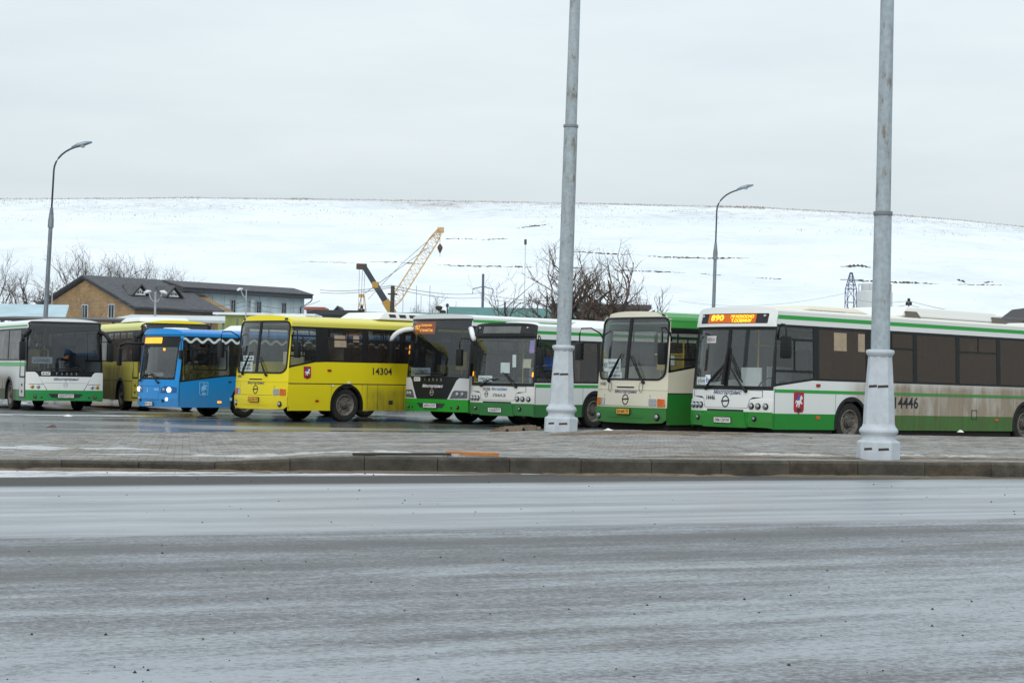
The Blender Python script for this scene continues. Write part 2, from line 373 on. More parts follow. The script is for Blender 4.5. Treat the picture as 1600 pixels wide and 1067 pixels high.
# loose stones and grit on the road
vs = MB()
rs = random.Random(5)
for k in range(330):
    y = 8.2+20*rs.random()**1.6; x = (rs.random()-.5)*.62*y
    if y > ykerb(x)-.1: y = ykerb(x)-.1-rs.random()*.8
    r = (.003+.008*rs.random()**3)*(1 if y < 20 else 1.5)
    a = [Vector((rs.uniform(-1, 1), rs.uniform(-1, 1), rs.uniform(0, 1))).normalized() for _ in range(4)]
    vs.add([(x-r, y-r*.6, ROADZ), (x+r, y-r*.8, ROADZ), (x+r*.5, y+r, ROADZ), (x-r*.7, y+r*.8, ROADZ), (x+r*.2*a[0].x, y+.2*r, ROADZ+r*1.1), (x-r*.3, y-.1*r, ROADZ+r*.9)],
           [(0, 1, 4, 5), (1, 2, 4), (2, 3, 5, 4), (3, 0, 5)])
tag(vs.build('road_grit', mat('grit', (.025, .023, .02), .9), None), 'dark grit and pebbles strewn over the wet road', 'grit', kind='stuff')

# ---- kerb stones
kerb = empty('kerb', (0, 0, 0)); tag(kerb, kind='structure')
KL = 1.0; KERBS = [M_KERB]+[mat('kerb_concrete_%s' % n_, c_, .8, var=.4, scale=5, bump=.5, bscale=25) for n_, c_ in (('pale', (.064, .057, .045)), ('dark', (.048, .044, .036)), ('brown', (.060, .050, .037)))]
kdir = Vector((1, .17, 0)).normalized()
rk = random.Random(9)
for i in range(-22, 24):
    c0 = Vector((i*KL*kdir.x, 0, 0)); x0 = i*KL*kdir.x; x1 = (i+1)*KL*kdir.x-.009
    nrm = Vector((.17, -1, 0)).normalized()
    j = rk.uniform(-.004, .004)
    def pt(x, off, z): return (x+nrm.x*off, ykerb(x)+nrm.y*off, z)
    vs = []
    for x in (x0, x1):
        zt = zwalk(x, ykerb(x))+rk.uniform(-.010, .008)
        vs += [pt(x, .02+j, ROADZ-.15), pt(x, .02+j, zt-.035), pt(x, -.005+j, zt-.006), pt(x, -.03+j, zt), pt(x, -.17, zt), pt(x, -.17, ROADZ-.15)]
    fs = [(k, (k+1) % 6, 6+(k+1) % 6, 6+k) for k in range(6)]+[(5, 4, 3, 2, 1, 0), (6, 7, 8, 9, 10, 11)]
    MB().add(vs, fs).build('kerb_stone', rk.choice(KERBS), kerb)

# ---- paved walk: bed, pavers
walk = MB(); nx, ny = 90, 30; vs = []; fs = []
for i in range(nx+1):
    x = -24+48*i/nx
    for j in range(ny+1):
        y = lerp(ykerb(x)+.15, yfar(x), j/ny); vs.append((x, y, zwalk(x, y)-.016))
    vs.append((x, yfar(x)+.02, -.2))
n1 = ny+2
for i in range(nx):
    for j in range(ny+1): fs.append((i*n1+j, (i+1)*n1+j, (i+1)*n1+j+1, i*n1+j+1))
pave = walk.add(vs, fs).build('pavement', M_JOINT); tag(pave, kind='structure')
rp = random.Random(3); near = []; rest = MB()
PL, PW = .24, .16
row = 0; q = .17
def paver(c, zt, tx):
    hx, hy = PL/2-.004, PW/2-.004
    vs = []
    for (a, bb, z, k) in ((-1, -1, -.03, 1), (1, -1, -.03, 1), (1, 1, -.03, 1), (-1, 1, -.03, 1), (-1, -1, 0, .965), (1, -1, 0, .965), (1, 1, 0, .965), (-1, 1, 0, .965)):
        p = c+kdir*(a*hx*k)+Vector((-kdir.y, kdir.x, 0))*(bb*hy*k)
        vs.append((p.x, p.y, zwalk(p.x, p.y)+zt+tx*a+z))
    return vs, [(4, 5, 6, 7), (0, 1, 5, 4), (1, 2, 6, 5), (2, 3, 7, 6), (3, 0, 4, 7)]
while q < 20:
    u = -15.0 + (PL/2 if row % 2 else 0)
    while u < 15.5:
        x = u*kdir.x - q*kdir.y; y = 26.4+u*kdir.y+q*kdir.x
        if ykerb(x)+.17+PW/2 < y < yfar(x)-.1 and abs(x)/y < .30:
            vsx, fsx = paver(Vector((x, y, 0)), rp.uniform(-.003, .003), rp.uniform(-.0015, .0015))
            if row < 3 and len(near) < 200: near.append((vsx, fsx))
            else: rest.add(vsx, fsx)
        u += PL
    q += PW; row += 1
for vsx, fsx in near: MB().add(vsx, fsx).build('paver', M_PAVER, pave)
tag(rest.build('pavers', M_PAVER, pave), kind='stuff')

def patch(name, m, x, y, rx, ry, h, seed, zf=zwalk, thr=.0, scale=None, label=None, parent=None):
    """a ragged thin heap that follows the ground"""
    r = random.Random(seed); n = 44; mm = 14; vs = []; fs = []
    off = Vector((r.random()*50, r.random()*50, 0)); sc = scale or 2.2/max(rx, ry)
    N1, N2 = 60, 22; idx = {}
    for i in range(N1+1):
        for j in range(N2+1):
            a = -1+2*i/N1; bb = -1+2*j/N2
            X = x+a*rx+bb*ry*.0; Y = y+bb*ry+a*rx*.17
            e = 1-(a*a+bb*bb)
            k = e*.9+noise.noise(Vector((X*sc*1.4, Y*sc*4, 0))+off)*.9+noise.noise(Vector((X*sc*5, Y*sc*12, 3))+off)*.45-.25-thr
            idx[i, j] = len(vs); vs.append((X, Y, zf(X, Y)+max(-.03, min(h, k*h*1.6)-.001)))
    for i in range(N1):
        for j in range(N2): fs.append((idx[i, j], idx[i+1, j], idx[i+1, j+1], idx[i, j+1]))
    keep = [f for f in fs if any(vs[k][2] > zf(vs[k][0], vs[k][1]) for k in f)]
    if not keep: return None
    used = sorted({k for f in keep for k in f}); mp_ = {k: i for i, k in enumerate(used)}
    ob = MB().add([vs[k] for k in used], [[mp_[k] for k in f] for f in keep]).build(name, m, None, True)
    tag(ob, label, name.replace('_', ' ').split()[-1] if label else None, kind='stuff'); return ob
def gp(px, py, z):                 # where a sight line meets height z
    a = at(px, py, 1.0); e = Vector((0, 0, EYE)); d = a-e; k = (z-EYE)/d.z; return e+d*k
for i, (px, py, z, rx, ry, h, lb) in enumerate((
    (40, 703, .12, 3.2, 1.1, .035, 'long patch of melting snow on the paving by the left edge'),
    (250, 711, .17, 2.2, .25, .03, 'thin streak of snow behind the lowered kerb'),
    (400, 712, .19, 1.5, .3, .03, 'snow streak where the kerb begins to rise'),
    (520, 706, .26, 2.0, .6, .03, 'broken snow streaks behind the raised kerb'),
    (1225, 711, .28, 1.3, .45, .03, 'crusty snow on the walk left of the nearer tall pole'),
    (1475, 712, .29, 1.3, .3, .03, 'crusty snow strip right of the nearer tall pole'),
    (575, 711, .29, .12, .10, .06, 'small lump of snow beside the dark board'),
    (708, 712.5, .29, .16, .06, .04, 'snow lumps lying in front of the orange plank'))):
    p = gp(px, py, z); patch('snow_patch', M_SNOWD if i != 0 else mat('wet_snow', (.38, .40, .42), .7, var=.1, scale=4), p.x, p.y, rx, ry, h, 20+i, label=lb, thr=(.52, .5, .45, .5, .5, .5, 0, .1)[i])
for i, (px, py, z, rx, ry, h, lb) in enumerate((
    (805, 673, .08, .62, .6, .09, 'heap of brown grit on the walk left of the farther tall pole'),
    (1010, 678, .25, 2.6, 1.2, .035, 'brown grit spread behind the farther tall pole'),
    (1200, 716, .28, 2.4, .35, .02, 'brown grit along the kerb left of the nearer tall pole'),
    (1500, 718, .28, 2.0, .3, .02, 'brown grit along the kerb right of the nearer tall pole'))):
    p = gp(px, py, z); patch('grit_heap', M_SAND, p.x, p.y, rx, ry, h, 40+i, label=lb)
zr_ = lambda x, y: ROADZ
for i, (px, py, rx) in enumerate(((620, 739, 2.2), (1000, 742, 2.0), (1400, 745, 2.4), (200, 730, 2.6))):
    p = gp(px, py, ROADZ); patch('gutter_grit', M_SAND if i % 2 else mat('gutter_mud', (.11, .085, .06), .9, bump=.5, bscale=30), p.x, ykerb(p.x)-.22, rx, .22, .03, 60+i, zf=zr_, label=('brown grit in the gutter below the orange plank', 'muddy grit in the gutter between the two tall poles', 'brown grit in the gutter below the nearer tall pole', 'grit in the gutter by the lowered kerb at left')[i])
for i, (px, py, rx, ry) in enumerate(((40, 648, 4, .5), (230, 650, 3, .4))):
    p = gp(px, py, 0); patch('ice_patch', mat('lot_ice', (.45, .47, .5), .4), p.x, p.y, rx, ry, .012, 80+i, zf=lambda x, y: 0.0, label=('icy slush patch on the lot before the leftmost bus', 'icy slush patch on the lot before the blue bus')[i])

# ---- planks on the kerb
p = gp(738, 711, .30)
pl = MB()
pl.box(-.37, .37, -.06, .06, 0, .045, .006)
o = pl.build('plank', mat('fresh_timber', (.42, .17, .055), .8, var=.3, scale=3, stretch=(1, 12, 12), bump=.3, bscale=20)); o.location = (p.x, p.y, p.z); o.rotation_euler = (R(2), R(1.2), R(4)); tag(o, 'short orange brown timber plank lying on the kerb', 'plank')
p = gp(628, 711, .30)
o = MB().box(-.68, .68, -.05, .05, 0, .032, .006).build('board', mat('wet_dark_timber', (.035, .032, .03), .7, var=.3, scale=3, stretch=(1, 12, 12))); o.location = (p.x, p.y, p.z); o.rotation_euler = (0, R(-.6), R(8)); tag(o, 'long wet dark board lying behind the kerb', 'board')

# ---- the snow covered hill
HY0, HY1 = 300.0, 620.0
CREST = [(-900, 30), (-500, 50)]
for px, py in ((-300, 312), (0, 309), (120, 308.5), (300, 307), (500, 309.5), (700, 312), (900, 315.5), (1050, 319), (1200, 323), (1400, 334), (1500, 342), (1600, 352.5), (1700, 365)):
    q = at(px, py, HY1); CREST.append((q.x, q.z))
CREST += [(330, 30), (520, 4), (900, 0)]
def hillz(x, y):
    if y <= HY0: return -.26
    H = pw(CREST, x)
    t = (y-HY0)/(HY1-HY0)
    if t < 1:
        b = .93*t + .07*(t*t*(3-2*t))
        for tb in (.34, .52, .70): b += .012*(smooth(tb-.03, tb, t)-smooth(tb, tb+.06, t))
        return -.26+H*b + .35*noise.noise(Vector((x*.02, y*.03, 0)))*min(1, t*6)*(1-smooth(.93, 1, t)) + .10*noise.noise(Vector((x*.15, y*.2, 4)))*min(1, t*6)
    return -.26+H*(1-.12*(t-1))
def hill_material():
    m, nt, b = newmat('hill_snow'); L = nt.links
    t = nd(nt, 'ShaderNodeTexCoord'); sp = nd(nt, 'ShaderNodeSeparateXYZ'); L.new(t.outputs['Object'], sp.inputs[0])
    def N(sc, st, det=8, ro=.7):
        q = nd(nt, 'ShaderNodeMapping'); q.inputs['Scale'].default_value = st; L.new(t.outputs['Object'], q.inputs[0])
        n = nd(nt, 'ShaderNodeTexNoise', Scale=sc, Detail=det, Roughness=ro); L.new(q.outputs[0], n.inputs['Vector']); return n.outputs[0]
    def MR(x, a, bb, lo=0, hi=1):
        q = nd(nt, 'ShaderNodeMapRange'); q.interpolation_type = 'SMOOTHSTEP'; L.new(x, q.inputs[0])
        for k_, v in zip(('From Min', 'From Max', 'To Min', 'To Max'), (a, bb, lo, hi)): q.inputs[k_].default_value = v
        return q.outputs[0]
    def M(op, a, bb):
        q = nd(nt, 'ShaderNodeMath', operation=op)
        for i, x in ((0, a), (1, bb)):
            if isinstance(x, (int, float)): q.inputs[i].default_value = x
            else: L.new(x, q.inputs[i])
        return q.outputs[0]
    up = MR(sp.outputs['Y'], 540, 618)                      # thinner snow towards the windswept top
    big = N(.02, (1, 1.6, 1)); fine = N(.45, (.5, 1.2, 1), 9, .8)
    grass = M('MULTIPLY', MR(M('ADD', fine, M('MULTIPLY', big, .5)), .69, .96), M('ADD', M('MULTIPLY', up, .85), .16))
    rim = M('MULTIPLY', MR(sp.outputs['Y'], 612, 620), MR(fine, .40, .62, .35, .9))
    mk = M('MAXIMUM', grass, rim)
    c0 = nd(nt, 'ShaderNodeMixRGB'); c0.inputs[1].default_value = (.585, .63, .67, 1); c0.inputs[2].default_value = (.69, .72, .75, 1); L.new(MR(N(.035, (.9, 1.1, 1), 9, .72), .34, .66), c0.inputs[0])
    c = nd(nt, 'ShaderNodeMixRGB'); L.new(mk, c.inputs[0]); L.new(c0.outputs[0], c.inputs[1]); c.inputs[2].default_value = (.27, .235, .215, 1)
    L.new(c.outputs[0], b.inputs['Base Color']); b.inputs['Roughness'].default_value = .9
    bn = nd(nt, 'ShaderNodeBump', Strength=.5, Distance=.5); L.new(N(.16, (.5, 1, 1)), bn.inputs['Height']); L.new(bn.outputs[0], b.inputs['Normal'])
    return m
M_HILL = hill_material()
vs = []; fs = []; xs = [-900+12*i for i in range(33)]+[-516+6*i for i in range(1, 172)]+[510+13*i for i in range(1, 31)]
ysl = [HY0+(HY1-HY0)*i/80 for i in range(81)]+[640, 700, 900]
for x in xs:
    for y in ysl: vs.append((x, y, hillz(x, y)))
nn = len(ysl)
for i in range(len(xs)-1):
    for j in range(nn-1): fs.append((i*nn+j, (i+1)*nn+j, (i+1)*nn+j+1, i*nn+j+1))
tag(MB().add(vs, fs).build('hill', M_HILL, None, True), kind='structure')
def onhill(px, py):
    lo, hi = HY0+1, HY1-1
    for _ in range(40):
        m_ = (lo+hi)/2; q = at(px, py, m_)
        if q.z > hillz(q.x, q.y): lo = m_
        else: hi = m_
    return at(px, py, lo)
M_SOIL = mat('bare_soil', (.075, .06, .055), .95, var=.4, scale=.6)
SOIL = ((((575, 409), (620, 410), (668, 413)), .7), (((680, 413), (720, 416), (800, 417), (850, 418)), .9), (((690, 374), (715, 373), (745, 374)), .9), (((752, 375), (795, 373)), .6),
        (((806, 357), (835, 354), (860, 351)), 1.0), (((893, 393), (960, 398), (1000, 398)), 1.1), (((1000, 400), (1060, 403), (1118, 404), (1172, 403)), 1.1),
        (((880, 418), (935, 420)), .6), (((940, 422), (1000, 424), (1070, 426)), .8), (((1312, 417), (1340, 415), (1362, 418)), 1.3), (((1318, 438), (1365, 440), (1420, 442), (1468, 444)), 1.2),
        (((1495, 437), (1508, 441)), 1.6), (((1535, 442), (1552, 441)), 1.0), (((1090, 428), (1140, 431)), .6), (((460, 409), (520, 410), (570, 412)), .35), (((1180, 434), (1230, 437)), .5), (((1480, 444), (1580, 446)), .5))
rs2 = random.Random(21)
for line, w in SOIL:
    mb = MB(); vs = []; fs = []
    n = max(6, int((line[-1][0]-line[0][0])/3))
    for i in range(n+1):
        px = lerp(line[0][0], line[-1][0], i/n); py = pw(line, px)+rs2.uniform(-.6, .6)
        q = onhill(px, py); e = min(1, 4*i/n*1.0, 4*(1-i/n)) if n else 1
        ww = w*(.15+.85*rs2.random()**1.3)*max(.12, e)
        vs += [(q.x, q.y-ww*1.3, hillz(q.x, q.y-ww*1.3)-.02), (q.x, q.y-ww*.4, hillz(q.x, q.y)+.32*ww), (q.x, q.y+ww*.7, hillz(q.x, q.y+ww*.7)-.02)]
    for i in range(n):
        if rs2.random() < .12: continue
        for k in (0, 1): fs.append((3*i+k, 3*i+3+k, 3*i+4+k, 3*i+1+k))
    tag(mb.add(vs, fs).build('soil_bank', M_SOIL), kind='structure')
# dry weeds on the hill: thick along the crest, sparse on the upper slope
mb = MB(); rs3 = random.Random(77)
def weed(x, y, h, mb):
    z = hillz(x, y)
    for k in range(3):
        a = rs3.uniform(0, 6.28); lx, ly = math.cos(a)*h*.35, math.sin(a)*h*.35; w = h*.05+.02
        mb.add([(x-w, y, z-.1), (x+w, y, z-.1), (x+lx, y+ly, z+h*rs3.uniform(.6, 1.1))], [(0, 1, 2)])
for k in range(8000):
    x = rs3.uniform(-210, 200); cl = noise.noise(Vector((x*.035, 0, 7)))
    if cl < -.25 and rs3.random() < .6: continue
    weed(x, HY1-1+rs3.uniform(-5, 4), rs3.uniform(.15, .5)*(1.5 if cl > .28 else .8), mb)
for k in range(5200):
    t = 1-rs3.random()**1.7*.28; x = rs3.uniform(-205, 195); y = lerp(HY0, HY1, t)
    c = noise.noise(Vector((x*.03, y*.05, 1)))
    if c < -.02: continue
    weed(x, y, rs3.uniform(.15, .55), mb)
for k in range(350):
    x = rs3.uniform(-205, 195); y = rs3.uniform(380, 560); weed(x, y, rs3.uniform(.12, .32), mb)
tag(mb.build('dry_weeds', mat('dry_weed', (.25, .205, .18), .9)), 'dry brown weeds along the crest of the snowy hill', 'weeds', kind='stuff')

# ================================================================== BUSES
M_BLK = mat('black_trim', (.008, .009, .010), .5, var=.2)
M_RUB = mat('tyre_rubber', (.022, .021, .020), .85, var=.4, scale=8)
M_RIM = mat('dirty_steel_rim', (.17, .155, .135), .65, .1, var=.4, scale=12)
M_HUB = mat('hub_steel', (.08, .075, .068), .65, .1, var=.4, scale=15)
M_UND = mat('underbody', (.015, .014, .013), .9)
M_FLR = mat('bus_floor', (.10, .10, .105), .8)
M_CEIL = mat('bus_ceiling', (.62, .62, .60), .7, var=.05)
M_DASH = mat('dashboard', (.035, .037, .042), .6)
M_SEAT = mat('seat_cloth', (.05, .07, .14), .9)
M_RAIL = mat('yellow_handrail', (.62, .42, .05), .4)
M_PART = mat('cab_partition', (.30, .31, .31), .6)
M_PAPER = mat('paper', (.72, .74, .74), .8, var=.04)
M_INK = mat('ink', (.03, .03, .035), .8)
M_PLATE = mat('white_plate', (.68, .68, .66), .5, var=.15, scale=20)
M_PLATEY = mat('yellow_plate', (.70, .36, .03), .5, var=.2, scale=20)
M_LENS = mat('headlight_lens', (.33, .35, .37), .12, .55, var=.3, scale=30)
M_LAMPG = mat('lamp_chrome', (.55, .56, .57), .15, .9, var=.2, scale=20)
M_ORL = mat('orange_lens', (.55, .12, .02), .25, var=.2)
M_REDL = mat('red_lens', (.28, .02, .015), .3, var=.2)
M_ON = mat('headlight_lit', (1, .95, .85), .3, emit=(1, .93, .82), es=1.5)
M_ONO = mat('indicator_lit', (1, .45, .05), .3, emit=(1, .30, .02), es=1.2)
M_LED = mat('led_lit', (1, .5, .05), .4, emit=(1, .40, .015), es=2.6)
M_LEDG = mat('led_board_glow', (.25, .07, .01), .5, emit=(1, .16, .0), es=.35)
M_LEDF = mat('led_board_full', (1, .4, .05), .5, emit=(1, .27, .008), es=1.25)
M_NAVY = mat('navy_lettering', (.012, .025, .12), .5)
M_BLUEL = mat('blue_lettering', (.02, .10, .36), .5)
M_WHT = mat('white_lettering', (.7, .7, .7), .5)
M_SILV = mat('silver_lettering', (.45, .44, .40), .35, .6)
M_RED = mat('shield_red', (.34, .02, .035), .5)
M_BLUE2 = mat('rider_blue', (.03, .12, .45), .5)
M_STEEL = mat('grey_metal', (.2, .2, .2), .5, .4)
G_FRONT = glass('windscreen_glass', (.92, .95, .95), (.30, .33, .34), .035)
G_DARK = glass('dark_windscreen_glass', (.66, .70, .73), (.08, .095, .11), .03)
G_SIDE = glass('side_glass', (.84, .88, .88), (.22, .22, .21), .045)
G_DIRTY = glass('dirty_side_glass', (.60, .57, .53), (.085, .064, .048), .50)
G_DIRTY2 = glass('grimy_side_glass', (.76, .74, .71), (.075, .058, .047), .20)

WR = .485
def wheel_meshes():
    t = MB().lathe([(.30, -.13), (.36, -.142), (.44, -.142), (.472, -.125), (WR, -.095), (WR, -.03), (WR-.012, -.022), (WR-.012, -.012), (WR, -.004), (WR, .06), (WR-.012, .068), (WR-.012, .078), (WR, .086), (WR, .095), (.472, .125), (.44, .142), (.36, .142), (.30, .13)], 40, axis='X', cap=False).mesh('tyre')
    r = MB().lathe([(.285, -.10), (.31, -.10), (.312, .138), (.295, .145), (.285, .11), (.27, .06), (.24, .045), (.14, .055), (.12, .06)], 36, axis='X')
    for k in range(10):
        a = 2*math.pi*k/10; r.lathe([(.022, .04), (.022, .075), (.014, .085)], 6, (0, .195*math.cos(a), .195*math.sin(a)), 'X')
    r = r.mesh('rim')
    h = MB().lathe([(.125, .04), (.12, .10), (.09, .115), (.085, .15), (.06, .165)], 20, axis='X')
    for k in range(10):
        a = 2*math.pi*(k+.5)/10; h.lathe([(.030, .045), (.026, .052)], 8, (0, .245*math.cos(a), .245*math.sin(a)), 'X')
    h = h.mesh('hub')
    for me, m in ((t, M_RUB), (r, M_RIM), (h, M_HUB)):
        me.materials.append(m)
        for p in me.polygons: p.use_smooth = True
        me.set_sharp_from_angle(angle=R(35))
    return t, r, h
WT, WRM, WH = wheel_meshes()

class Bus:
    def __init__(s, name, label, corner, d, theta, side=1, L=11.6, hw=1.25, zb=.32, zc=2.72, zr=3.0, bow=.24, p=2.6, rake=((0, .05), (.6, 0), (1.3, .03), (2.75, .17), (3.2, .30)), tum=.05, zt=1.4, axles=(2.6, 8.45), pitch=0, group=None, nroof=3.0, scale=1.0):
        s.L, s.hw, s.zb, s.zc, s.zr, s.bow, s.p, s.rake, s.tum, s.zt, s.axles, s.nroof = L, hw, zb, zc, zr, bow, p, rake, tum, zt, axles, nroof
        th = R(theta)
        yc = s.yf(hw, 1.0)
        px, py = corner
        q = at(px, py, d); ax, ay = math.cos(-th), math.sin(-th)
        lx, ly = side*hw*scale, yc*scale
        s.root = empty(name, (q.x-(lx*ax-ly*ay), q.y-(lx*ay+ly*ax), 0), -th, label, 'bus', group)
        s.root.rotation_euler = (R(pitch), 0, -th); s.root.scale = (scale,)*3
        s.cutx = [hw*(-1+2*i/22) for i in range(1, 22)]
    def xs(s, z):
        w = s.hw-(s.tum*(min(z, s.zc)-s.zt)/(s.zc-s.zt) if z > s.zt else 0)
        if z > s.zc:
            t = min(1, (z-s.zc)/(s.zr-s.zc)); w *= (1-t**s.nroof)**(1/s.nroof)
        return w
    def yf(s, x, z): return s.bow*(min(1, abs(x)/s.hw))**s.p+pw(s.rake, z)
    def fm(s, x, z, off):
        w = s.xs(z); x = max(-w, min(w, x))
        g = s.bow*s.p*(abs(x)/s.hw)**(s.p-1)/s.hw*(1 if x > 0 else -1)
        n = math.hypot(g, 1); return (x+g/n*off, s.yf(x, z)-off/n, z)
    def sm(s, sd, y, z, off): return (sd*(s.xs(z)+off), max(y, s.yf(s.xs(z), z)), z)
    def solid(s, name, V, F, Bd, fo, fi, m, parent=None):
        n = len(V); vs = [fo(*v) for v in V]+[fi(*v) for v in V]
        fs = [tuple(f) for f in F]+[tuple(n+i for i in reversed(f)) for f in F]+[(a, b, n+b, n+a) for a, b in Bd]
        return MB().add(vs, fs).build(name, m, parent or s.root)
    def front(s, name, loops, m, off=0, th=.025, parent=None, cutz=()):
        V, F, Bd = tri2d(loops, s.cutx, cutz)
        return s.solid(name, V, F, Bd, lambda x, z: s.fm(x, z, off), lambda x, z: s.fm(x, z, off-th), m, parent)
    def side(s, sd, name, loops, m, off=0, th=.025, parent=None, cutz=()):
        V, F, Bd = tri2d(loops, (), cutz)
        return s.solid(name, V, F, Bd, lambda y, z: s.sm(sd, y, z, off), lambda y, z: s.sm(sd, y, z, off-th), m, parent)
    def ftext(s, name, t, x, z, w, h, m, shear=0, off=.006, parent=None):
        V, F = textmesh(t, shear)
        return MB().add([s.fm(x+a*w, z+b*h, off) for a, b in V], F).build(name, m, parent or s.root)
    def stext(s, sd, name, t, y, z, w, h, m, shear=0, off=.006, parent=None):
        V, F = textmesh(t, shear)
        return MB().add([s.sm(sd, y+sd*a*w, z+b*h, off) for a, b in V], F).build(name, m, parent or s.root)
    def fdisc(s, name, x, z, r, m, off=.0, dep=.03, n=20, parent=None, rz=None):
        mb = MB(); c = s.fm(x, z, off)
        k = (rz or r)/r
        vs = []; fs = []
        prof = [(r, .02), (r, -dep), (r*.86, -dep-.012), (r*.4, -dep-.02)]
        return mb.lathe(prof, n, c, 'Y', k).build(name, m, parent or s.root, True, 40)
    def low_polys(s, z0, z1f, ya, yb, ra, step=.1):
        """polygons of a side region between z0 and z1f(y), wheel arches cut out"""
        ys = []; y = ya
        while y < yb-1e-6: ys.append(y); y += step*4
        ys.append(yb)
        for ax in s.axles:
            for k in range(17):
                t = math.pi*k/16; ys.append(ax-ra*math.cos(t))
        ys = sorted(set(round(y, 5) for y in ys if ya-1e-6 <= y <= yb+1e-6))
        def bot(y):
            b = z0
            for ax in s.axles:
                if abs(y-ax) <= ra+1e-5: b = max(b, WR+math.sqrt(max(0, ra*ra-(y-ax)**2)))
            return b
        runs = []; cur = []
        edges = set(round(a+k*ra, 5) for a in s.axles for k in (-1, 1))
        for y in ys:
            pts = []
            if y in edges:
                left = any(abs(y-(a-ra)) < 1e-4 for a in s.axles)
                pts = [(y, z0), (y, WR)] if left else [(y, WR), (y, z0)]
            else: pts = [(y, bot(y))]
            for q in pts:
                if q[1] < z1f(q[0])-.004: cur.append(q)
                elif cur: runs.append(cur); cur = []
        if cur: runs.append(cur)
        out = []
        for r_ in runs:
            if len(r_) < 2 or r_[-1][0]-r_[0][0] < .02: continue
            tops = []
            for y in [r_[-1][0]]+[y for y in reversed(ys) if r_[0][0] < y < r_[-1][0]]+[r_[0][0]]: tops.append((y, z1f(y)))
            out.append(r_+tops)
        return out
    def wheels(s, steer=0):
        for i, y in enumerate(s.axles):
            for sd in (1, -1):
                w = bpy.data.objects.new('wheel', WT); C.objects.link(w); w.parent = s.root
                w.location = (sd*(s.hw-.19), y, WR-.005); w.rotation_euler = (rnd.uniform(0, 6), 0, (0 if sd > 0 else math.pi)+(R(steer) if i == 0 else 0))
                for nm, me in (('rim', WRM), ('hub', WH)):
                    c = bpy.data.objects.new(nm, me); C.objects.link(c); c.parent = w
    def shell(s, body, skirt, zg, sill, ztop, wins, roofm, upper, arch=True, ra=.58, both=True, ltrim=None, framem=None, zb=None, und=.36):
        """sides, roof, rear, floor, underbody. sill: (y, z) line of window bottoms; wins: {side: [(y0, y1, kind, glass)]}"""
        L = s.L; zb = zb or s.zb; sf = lambda y: pw(sill, y); frm = framem or M_BLK
        for sd in (1, -1):
            for q in s.low_polys(zg, sf, 0, L, ra): s.side(sd, 'side_panel', [q], body)
            for q in s.low_polys(zb, lambda y: zg, 0, L, ra): s.side(sd, 'skirt_panel', [q], skirt, .003)
            outer = [(0, sf(0))]+[p for p in sill if 0 < p[0] < L]+[(L, sf(L)), (L, ztop), (0, ztop)]
            holes = []
            for (y0, y1, kind, g) in wins[sd]:
                zz = lambda y: sf(y)+.05
                if kind == 'door': continue
                hole = [(y0, zz(y0))]+[(p[0], p[1]+.05) for p in sill if y0 < p[0] < y1]+[(y1, zz(y1)), (y1, ztop-.06), (y0, ztop-.06)]
                holes.append(hole)
                pane = s.side(sd, 'window_pane', [[(a, b) for a, b in hole]], g, -.010, .008)
                if kind == 'vent':
                    zv = ztop-.06-.30*(ztop-sf(y1))
                    MB_ = s.side(sd, 'window_bar', [rect(y0, y1, zv, zv+.035)], frm, .004, .03, pane)
                    s.side(sd, 'window_bar', [rect((y0+y1)/2-.012, (y0+y1)/2+.012, zv+.03, ztop-.06)], frm, .003, .03, pane)
                if kind == 'driver':
                    zv = sf(y1)+.05
                    a = (ztop-zv)
                    for q in (rect(y0, y1, zv+.10*a, zv+.145*a), rect(y0, y1, zv+.70*a, zv+.745*a)): s.side(sd, 'window_bar', [q], frm, .004, .03, pane)
                    s.side(sd, 'window_bar', [rect((y0+y1)/2-.012, (y0+y1)/2+.012, zv+.145*a, zv+.70*a)], frm, .003, .03, pane)
            s.side(sd, 'window_frame', [outer]+holes, frm, -.002)
            s.side(sd, 'upper_panel', [[(0, ztop), (L, ztop), (L, s.zc), (0, s.zc)]], upper)
            if arch:
                for ax in s.axles:
                    r1 = [(ax+(ra+.03)*math.cos(math.pi*k/20), WR+(ra+.03)*math.sin(math.pi*k/20)) for k in range(21)]
                    r0 = [(ax+(ra-.045)*math.cos(math.pi*k/20), WR+(ra-.045)*math.sin(math.pi*k/20)) for k in range(20, -1, -1)]
                    lo = [(ax-ra+.045, zb+.01), (ax-ra-.03, zb+.01)]; hi = [(ax+ra-.045, zb+.01), (ax+ra+.03, zb+.01)]
                    s.side(sd, 'wheel_arch', [[hi[1]]+r1+[lo[1], lo[0]]+r0+[hi[0]]], M_BLK, .012, .10)
        # roof
        n = 24; vs = []; fs = []; zs_ = [s.zc+(s.zr-s.zc)*math.sin(math.pi/2*k/(n//2)) for k in range(n//2+1)]
        arc = [(-s.xs(z), z) for z in zs_]+[(s.xs(z), z) for z in reversed(zs_[:-1])]
        s.arc = arc
        ys = [None]+[.8+(L-.8)*i/8 for i in range(9)]
        for yy in ys:
            for x, z in arc: vs.append((x, s.yf(x, z) if yy is None else yy, z))
        m_ = len(arc)
        for i in range(len(ys)-1):
            for k in range(m_-1): fs.append((i*m_+k, i*m_+k+1, (i+1)*m_+k+1, (i+1)*m_+k))
        k0 = len(vs); vs += [(x*.985, y, z-.03) for x, y, z in vs]
        fs += [tuple(k0+a for a in reversed(f)) for f in fs]
        MB().add(vs, fs).build('roof', roofm, s.root, True, 40)
        # rear, floor, underbody, ceiling lining
        rear = [(-s.hw, zb), (s.hw, zb), (s.hw, s.zt)]+[(x, z) for x, z in reversed(arc)]+[(-s.hw, s.zt)]
        V, F, Bd = tri2d([rear]); s.solid('rear_panel', V, F, Bd, lambda x, z: (x, L+.02, z), lambda x, z: (x, L-.02, z), body)
        w = s.hw-.03
